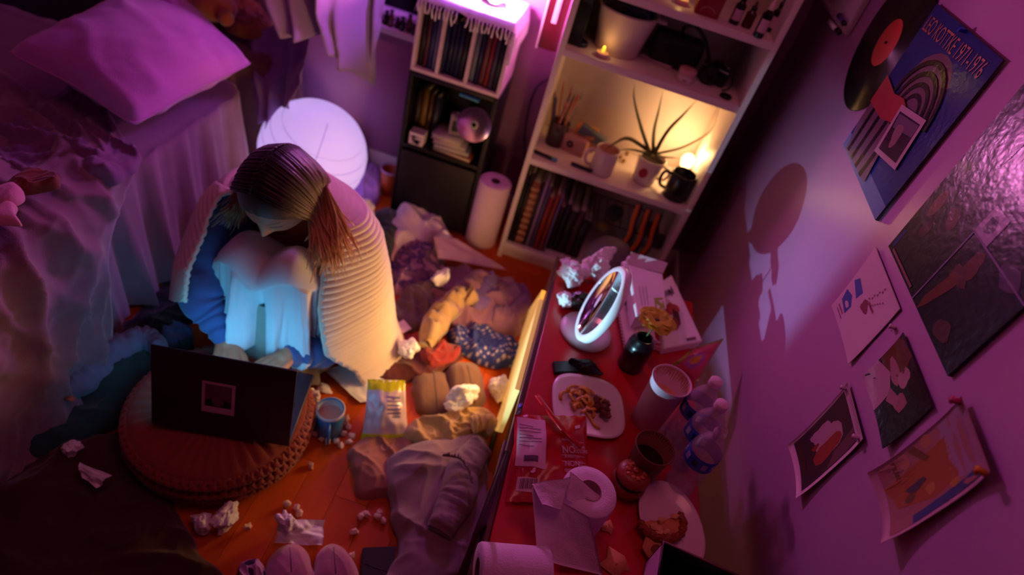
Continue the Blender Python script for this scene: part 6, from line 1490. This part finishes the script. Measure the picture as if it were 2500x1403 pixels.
for s_ in (-1, 1):     # ears
    n0 = len(hv); rows = 9; seg = 14
    for j in range(rows + 1):
        ph = PI * j / rows
        for i in range(seg):
            a = 2 * PI * i / seg; x_, y_, z_ = math.sin(ph) * math.cos(a), math.cos(ph), math.sin(ph) * math.sin(a); hv.append(HP(s_ * (.074 + .009 * x_), -.008 + .030 * y_, -.004 + .016 * z_ - (.004 if abs(z_) < .5 else 0))); hc.append(SK)
    for j in range(rows):
        for i in range(seg): k = (i + 1) % seg; hf.append((n0 + j * seg + i, n0 + (j + 1) * seg + i, n0 + (j + 1) * seg + k, n0 + j * seg + k))
allv = []; allf = []; allc = []
for me_ in (body_me, hand_me):
    n0 = len(allv); allv += [v.co.copy() for v in me_.vertices]; allf += [tuple(q + n0 for q in p.vertices) for p in me_.polygons]; allc += [SK] * len(me_.vertices)
n0 = len(allv); allv += hv; allf += [tuple(q + n0 for q in f) for f in hf]; allc += hc
mesh('body', allv, allf, skin, t, world=True, cols=allc)
# nails
# hair: a scalp cap and locks falling from the parting
hairm = mat('hair', (255, 255, 255), .42, .25, 140, .4, 500, attr=True, sheen=.2)
hb = MB(); hv2 = []; hcc = []
dark, mid_, tip = s2l((30, 16, 14)), s2l((120, 70, 44)), s2l((226, 166, 106))
def mixc(a, b, f): f = max(0, min(1, f)); return tuple(p * (1 - f) + q * f for p, q in zip(a, b))
n0 = 0
vs = []; fs = []; cs_ = []
nu, nv = 72, 46
for j in range(nv + 1):
    ph = PI * .58 * j / nv
    for i in range(nu):
        a = 2 * PI * i / nu
        # the cap's pole sits a little behind the crown so that the hairline clears the face
        dx, dy, dz_ = math.sin(ph) * math.sin(a), math.cos(ph), math.sin(ph) * math.cos(a)
        ry = Matrix.Rotation(-.75, 3, 'X') @ Vector((dx, dy, dz_))
        strand = .0016 * abs(math.sin(a * 26)) ; part = -.006 * math.exp(-(ry.x / .05) ** 2) if ry.z > -.5 else 0
        r = 1.07 + part * 6
        vs.append(HP(ry.x * (.0755 + strand) * r, ry.y * .105 * r, ry.z * .093 * r)); cs_.append(mixc(dark, mid_, (j / nv) ** 3 * .5))
for j in range(nv):
    for i in range(nu): k = (i + 1) % nu; fs.append((j * nu + i, (j + 1) * nu + i, (j + 1) * nu + k, j * nu + k))
hairv, hairf, hairc = vs, fs, cs_
def lock(pts, w0, seed, tipf=1.0):
    global hairv, hairf, hairc
    n_ = 14; c = cr_open(pts, n_); b_ = MB(); rad = [(w0 * (.55 + .6 * math.sin(PI * min(.95, .15 + i / n_))) * (1 if i < n_ - 3 else (n_ - i) / 3.2), w0 * .38 * (1 if i < n_ - 3 else (n_ - i) / 3.2)) for i in range(n_)]
    b_.tube(c, rad, 6); n0 = len(hairv); hairv += b_.v; hairf += [tuple(q + n0 for q in f) for f in b_.f]
    for i in range(n_): hairc += [mixc(dark, mixc(mid_, tip, (i / n_ - .45) * 2.2 * tipf), i / n_ * 1.9 - .35 + .25 * R.random())] * 6
for s_ in (-1, 1):
    for k in range(250):
        f = R.random(); # place along the parting, from forehead (0) to nape (1)
        th_ = .55 - 2.35 * f; py, pz = math.cos(th_), math.sin(th_)      # th_>0 forward
        z0_ = math.sin(.62 - 2.6 * f); y0_ = math.cos(.62 - 2.6 * f)
        off = R.uniform(.0, .009)
        pts = [HP(s_ * .003, y0_ * .118 + off * .2, z0_ * .106)]
        zz_ = z0_ * .098
        for q in (.35, .7, 1.0): 
            a = q * PI / 2 * 1.08
            pts.append(HP(s_ * (.080 + off) * math.sin(a), y0_ * (.118 + off * .4) * math.cos(a) - .006 * q, (zz_ + .004) * (.45 + .55 * math.cos(a)) + (.012 - .03 * f) * q))
        p = pts[-1]; ln = R.uniform(.06, .15) * (1.15 if s_ > 0 else .9) * (.6 + .5 * min(1, abs(f - .1) * 3))
        # hang down with gravity, drawn a little towards the face side
        dirn = Vector((s_ * .18 + R.uniform(-.22, .22), -.42 + .3 * f + R.uniform(-.2, .2), -.9)).normalized()
        if s_ > 0: dirn = (dirn + Vector((.25, -.15, .0))).normalized()
        pts += [p + dirn * ln * .5 + Vector((s_ * .006, 0, 0)), p + dirn * ln + Vector((s_ * R.uniform(-.012, .030), R.uniform(-.03, .015), 0))]
        lock(pts, R.uniform(.0032, .006), k, 1.0 if s_ > 0 else .25)
mesh('hair', hairv, hairf, hairm, t, world=True, cols=hairc)
# sleeves of the blue sweater
blue = fab('blue_sweater', (70, 92, 150), .1, .3)
def sleeve(path, rad, name='sleeve', seed=0):
    c = cr_open([Vector(p) for p in path], 60); rr = cr_open([Vector((r, 0, 0)) for r in rad], 60); b_ = MB()
    b_.tube(c, [r.x for r in rr], 28, cap=True)
    out = []
    for i, v in enumerate(b_.v):
        k = i // 28; d = (v - c[k]); w_ = .007 * (abs(math.sin(k * .42 + 2.5 * nz(v * 12, seed))) - .5) + .005 * nz(v * 18, seed + 2)
        if k > 54: w_ = -.002 * abs(math.sin((i % 28) * 1.6))
        out.append(v + d.normalized() * w_)
    b_.v = out; return b_.put(name, blue, t, world=True)
sleeve([SL + Vector((.02, .02, .0)), (SL + EL) / 2 + Vector((-.01, 0, 0)), EL + Vector((-.004, -.012, -.004)), (EL + WL) / 2 + Vector((-.008, 0, -.004)), WL + Vector((0, .0, 0))], [.060, .058, .056, .046, .028], seed=1)
sleeve([SR + Vector((-.02, .02, .0)), (SR + ER) / 2, ER + Vector((.012, .0, -.01)), (ER + WR) / 2 + Vector((.004, 0, -.006)), WR + Vector((0, .0, 0))], [.056, .050, .048, .044, .028], seed=5)
# pale shift dress stretched over the knees
dress = fab('white_dress', (226, 222, 226), .04, .3)
K1, K2 = Vector((-.640, 1.035, .440)), Vector((-.515, 1.035, .432))
vs = []; fs = []; n = 200; lv = 60
for k in range(lv + 1):
    s = k / lv
    for i in range(n):
        a = 2 * PI * i / n; ca, sa = math.cos(a), math.sin(a)
        if s < .3:
            q = s / .3; rx, ry = .130 * math.sin(q * PI / 2) ** .9 + .002, .082 * math.sin(q * PI / 2) ** .9 + .002
            cx_, cy_ = -.578, 1.055; x, y = cx_ + rx * ca, cy_ + ry * sa
            top = max(math.exp(-((x - K1.x) / .048) ** 2 - ((y - K1.y) / .09) ** 2), math.exp(-((x - K2.x) / .048) ** 2 - ((y - K2.y) / .09) ** 2))
            z = .408 + .062 * top - .045 * (1 - math.cos(q * PI / 2)); lx, ly, lz_ = x, y, z
        else:
            q = (s - .3) / .7; x0, y0 = -.578 + .132 * ca, 1.055 + .084 * sa
            fr_ = .5 - .5 * sa                      # 1 at the front (towards the laptop)
            lob = .018 + .030 * (abs(math.cos(a * 1.0)) ** 2) * (1 - .0 * fr_)
            f = math.sin(a * 7 + 1.0 + 1.2 * math.sin(a * 2)) + .45 * (1 - 2 * abs(math.sin(a * 8.5 + 1.5 * math.sin(a * 3)))); dep = .006 + .022 * q
            rx = .132 + .012 * q + dep * f * .8; ry = .084 + .030 * q + dep * f
            hem = .140 + .035 * math.cos(a * 4 + .5) * fr_ + .03 * abs(math.cos(a))
            # the front dips between the shins
            dip = .058 * math.exp(-(ca / .16) ** 2) * fr_ * min(1, q * 2.2) ** .5 * (1 if sa < 0 else 0)
            cz_ = .012 * q ** .5 * (folds(a * .55, q * .10, 0.1, 60, 1.0, 4.2) - .3); rx += cz_; ry += cz_; x = -.578 + rx * ca; y = 1.055 + ry * sa + dip
            ztop = .408 - .045 + .062 * max(math.exp(-((x0 - K1.x) / .048) ** 2 - ((y0 - K1.y) / .09) ** 2), math.exp(-((x0 - K2.x) / .048) ** 2 - ((y0 - K2.y) / .09) ** 2))
            z = ztop * (1 - q) + hem * q
        vs.append(Vector((x, y, z)))
for k in range(lv):
    for i in range(n): j = (i + 1) % n; fs.append((k * n + i, k * n + j, (k + 1) * n + j, (k + 1) * n + i))
o = mesh('dress', vs, fs, dress, t); o.modifiers.new('s', 'SOLIDIFY').thickness = .002
under = fab('sage_underskirt', (150, 150, 140), .15)
vs = []; fs = []; n = 150; lv = 18
for k in range(lv + 1):
    q = k / lv
    for i in range(n):
        a = 2 * PI * i / n; f = math.sin(a * 13 + 1.5 * math.sin(a * 3)); r = 1 + .06 * q * f; x = -.575 + (.108 + .035 * q) * math.cos(a) * r; y = 1.07 + (.075 + .055 * q) * math.sin(a) * r; vs.append(Vector((x, y, .30 - .265 * q + .012 * q * math.sin(a * 5))))
for k in range(lv):
    for i in range(n): j = (i + 1) % n; fs.append((k * n + i, k * n + j, (k + 1) * n + j, (k + 1) * n + i))
mesh('underskirt', vs, fs, under, t)
# cream ribbed cardigan hung over the shoulders
knit = fab('cream_knit', (232, 210, 190), .06, .5)
rings = [  # v, cx, cy, z_mid, rx, ry, front gap half angle left, right
    (0.0, -.585, 1.20, .535, .060, .060, .95, .95), (.08, -.585, 1.205, .525, .095, .085, .95, .95), (.18, -.587, 1.21, .495, .175, .110, .80, .70), (.28, -.588, 1.215, .440, .215, .130, .55, .60),
    (.45, -.588, 1.215, .330, .240, .172, .48, .58), (.65, -.580, 1.22, .200, .252, .205, .50, .66), (.85, -.570, 1.225, .080, .264, .225, .60, .98), (1.0, -.560, 1.225, .012, .285, .245, .75, 1.02)]
def ring(v):
    for a, b in zip(rings, rings[1:]):
        if v <= b[0]: f = (v - a[0]) / (b[0] - a[0]); return [p + (q - p) * (f) for p, q in zip(a, b)]
    return list(rings[-1])
nu, nv = 170, 240; vs = []; fs = []
for j in range(nv + 1):
    v = j / nv
    for i in range(nu + 1):
        u = i / nu
        # hem height differs: the left panel ends at the elbow
        vm = 1 - .50 * max(0, 1 - u * 4.2) ** .8 if u < .24 else 1
        _, cx_, cy_, z, rx, ry, gl, gr = ring(v * vm)
        a0 = -PI / 2 - gl; a1 = -PI / 2 + gr - 2 * PI * 1; a = a0 + (a1 + 0 - a0) * u       # from left front edge around the back to the right
        ca, sa = math.cos(a), math.sin(a)
        z_ = z
        out = 1.0
        if u < .3: out += .20 * (1 - u / .3) * min(1, v * 2); 
        wv = .012 * math.sin(a * 5 + 1) * v + .016 * nz((ca * 2, sa * 2, v * 2), 4) * v
        # raised ribs that run across
        rib = .0030 * math.sin(v * vm * 2 * PI * 42) * min(1, v * 5)
        r = out + (wv + rib) / rx
        x = cx_ + rx * r * ca; y = cy_ + ry * (r + .0) * sa
        if u < .3 and v > .3: y -= .085 * (1 - u / .3) * min(1, (v - .3) * 2.2); x -= .010 * (1 - u / .3)
        if u > .72: k_ = (u - .72) / .28; g_ = min(1, v * 1.5) * (1 - .85 * max(0, v - .55) / .45); y -= .075 * k_ * g_; x += .030 * k_ * g_
        if v < .3: z_ += .010 * math.sin(a) * (1 - v / .3)
        vs.append(Vector((x, y, z_ + (.006 * nz((x * 15, y * 15), 6) if v > .9 else 0))))
for j in range(nv):
    for i in range(nu): q = j * (nu + 1) + i; fs.append((q, q + 1, q + nu + 2, q + nu + 1))
o = mesh('cardigan', vs, fs, knit, t); sd_ = o.modifiers.new('s', 'SOLIDIFY'); sd_.thickness = .006; sd_.offset = 1
# dark ribbed edge band and the collar of the cardigan
MB().tube([vs[q] for q in range(0, nu + 1, 4)], .009, 8).put('collar', knit, o, world=True)
MB().tube([vs[j * (nu + 1) + nu] for j in range(0, nv + 1, 4)], .006, 8).put('front_edge', knit, o, world=True)
MB().tube([vs[j * (nu + 1)] for j in range(0, nv + 1, 4)], .006, 8).put('front_edge', knit, o, world=True)
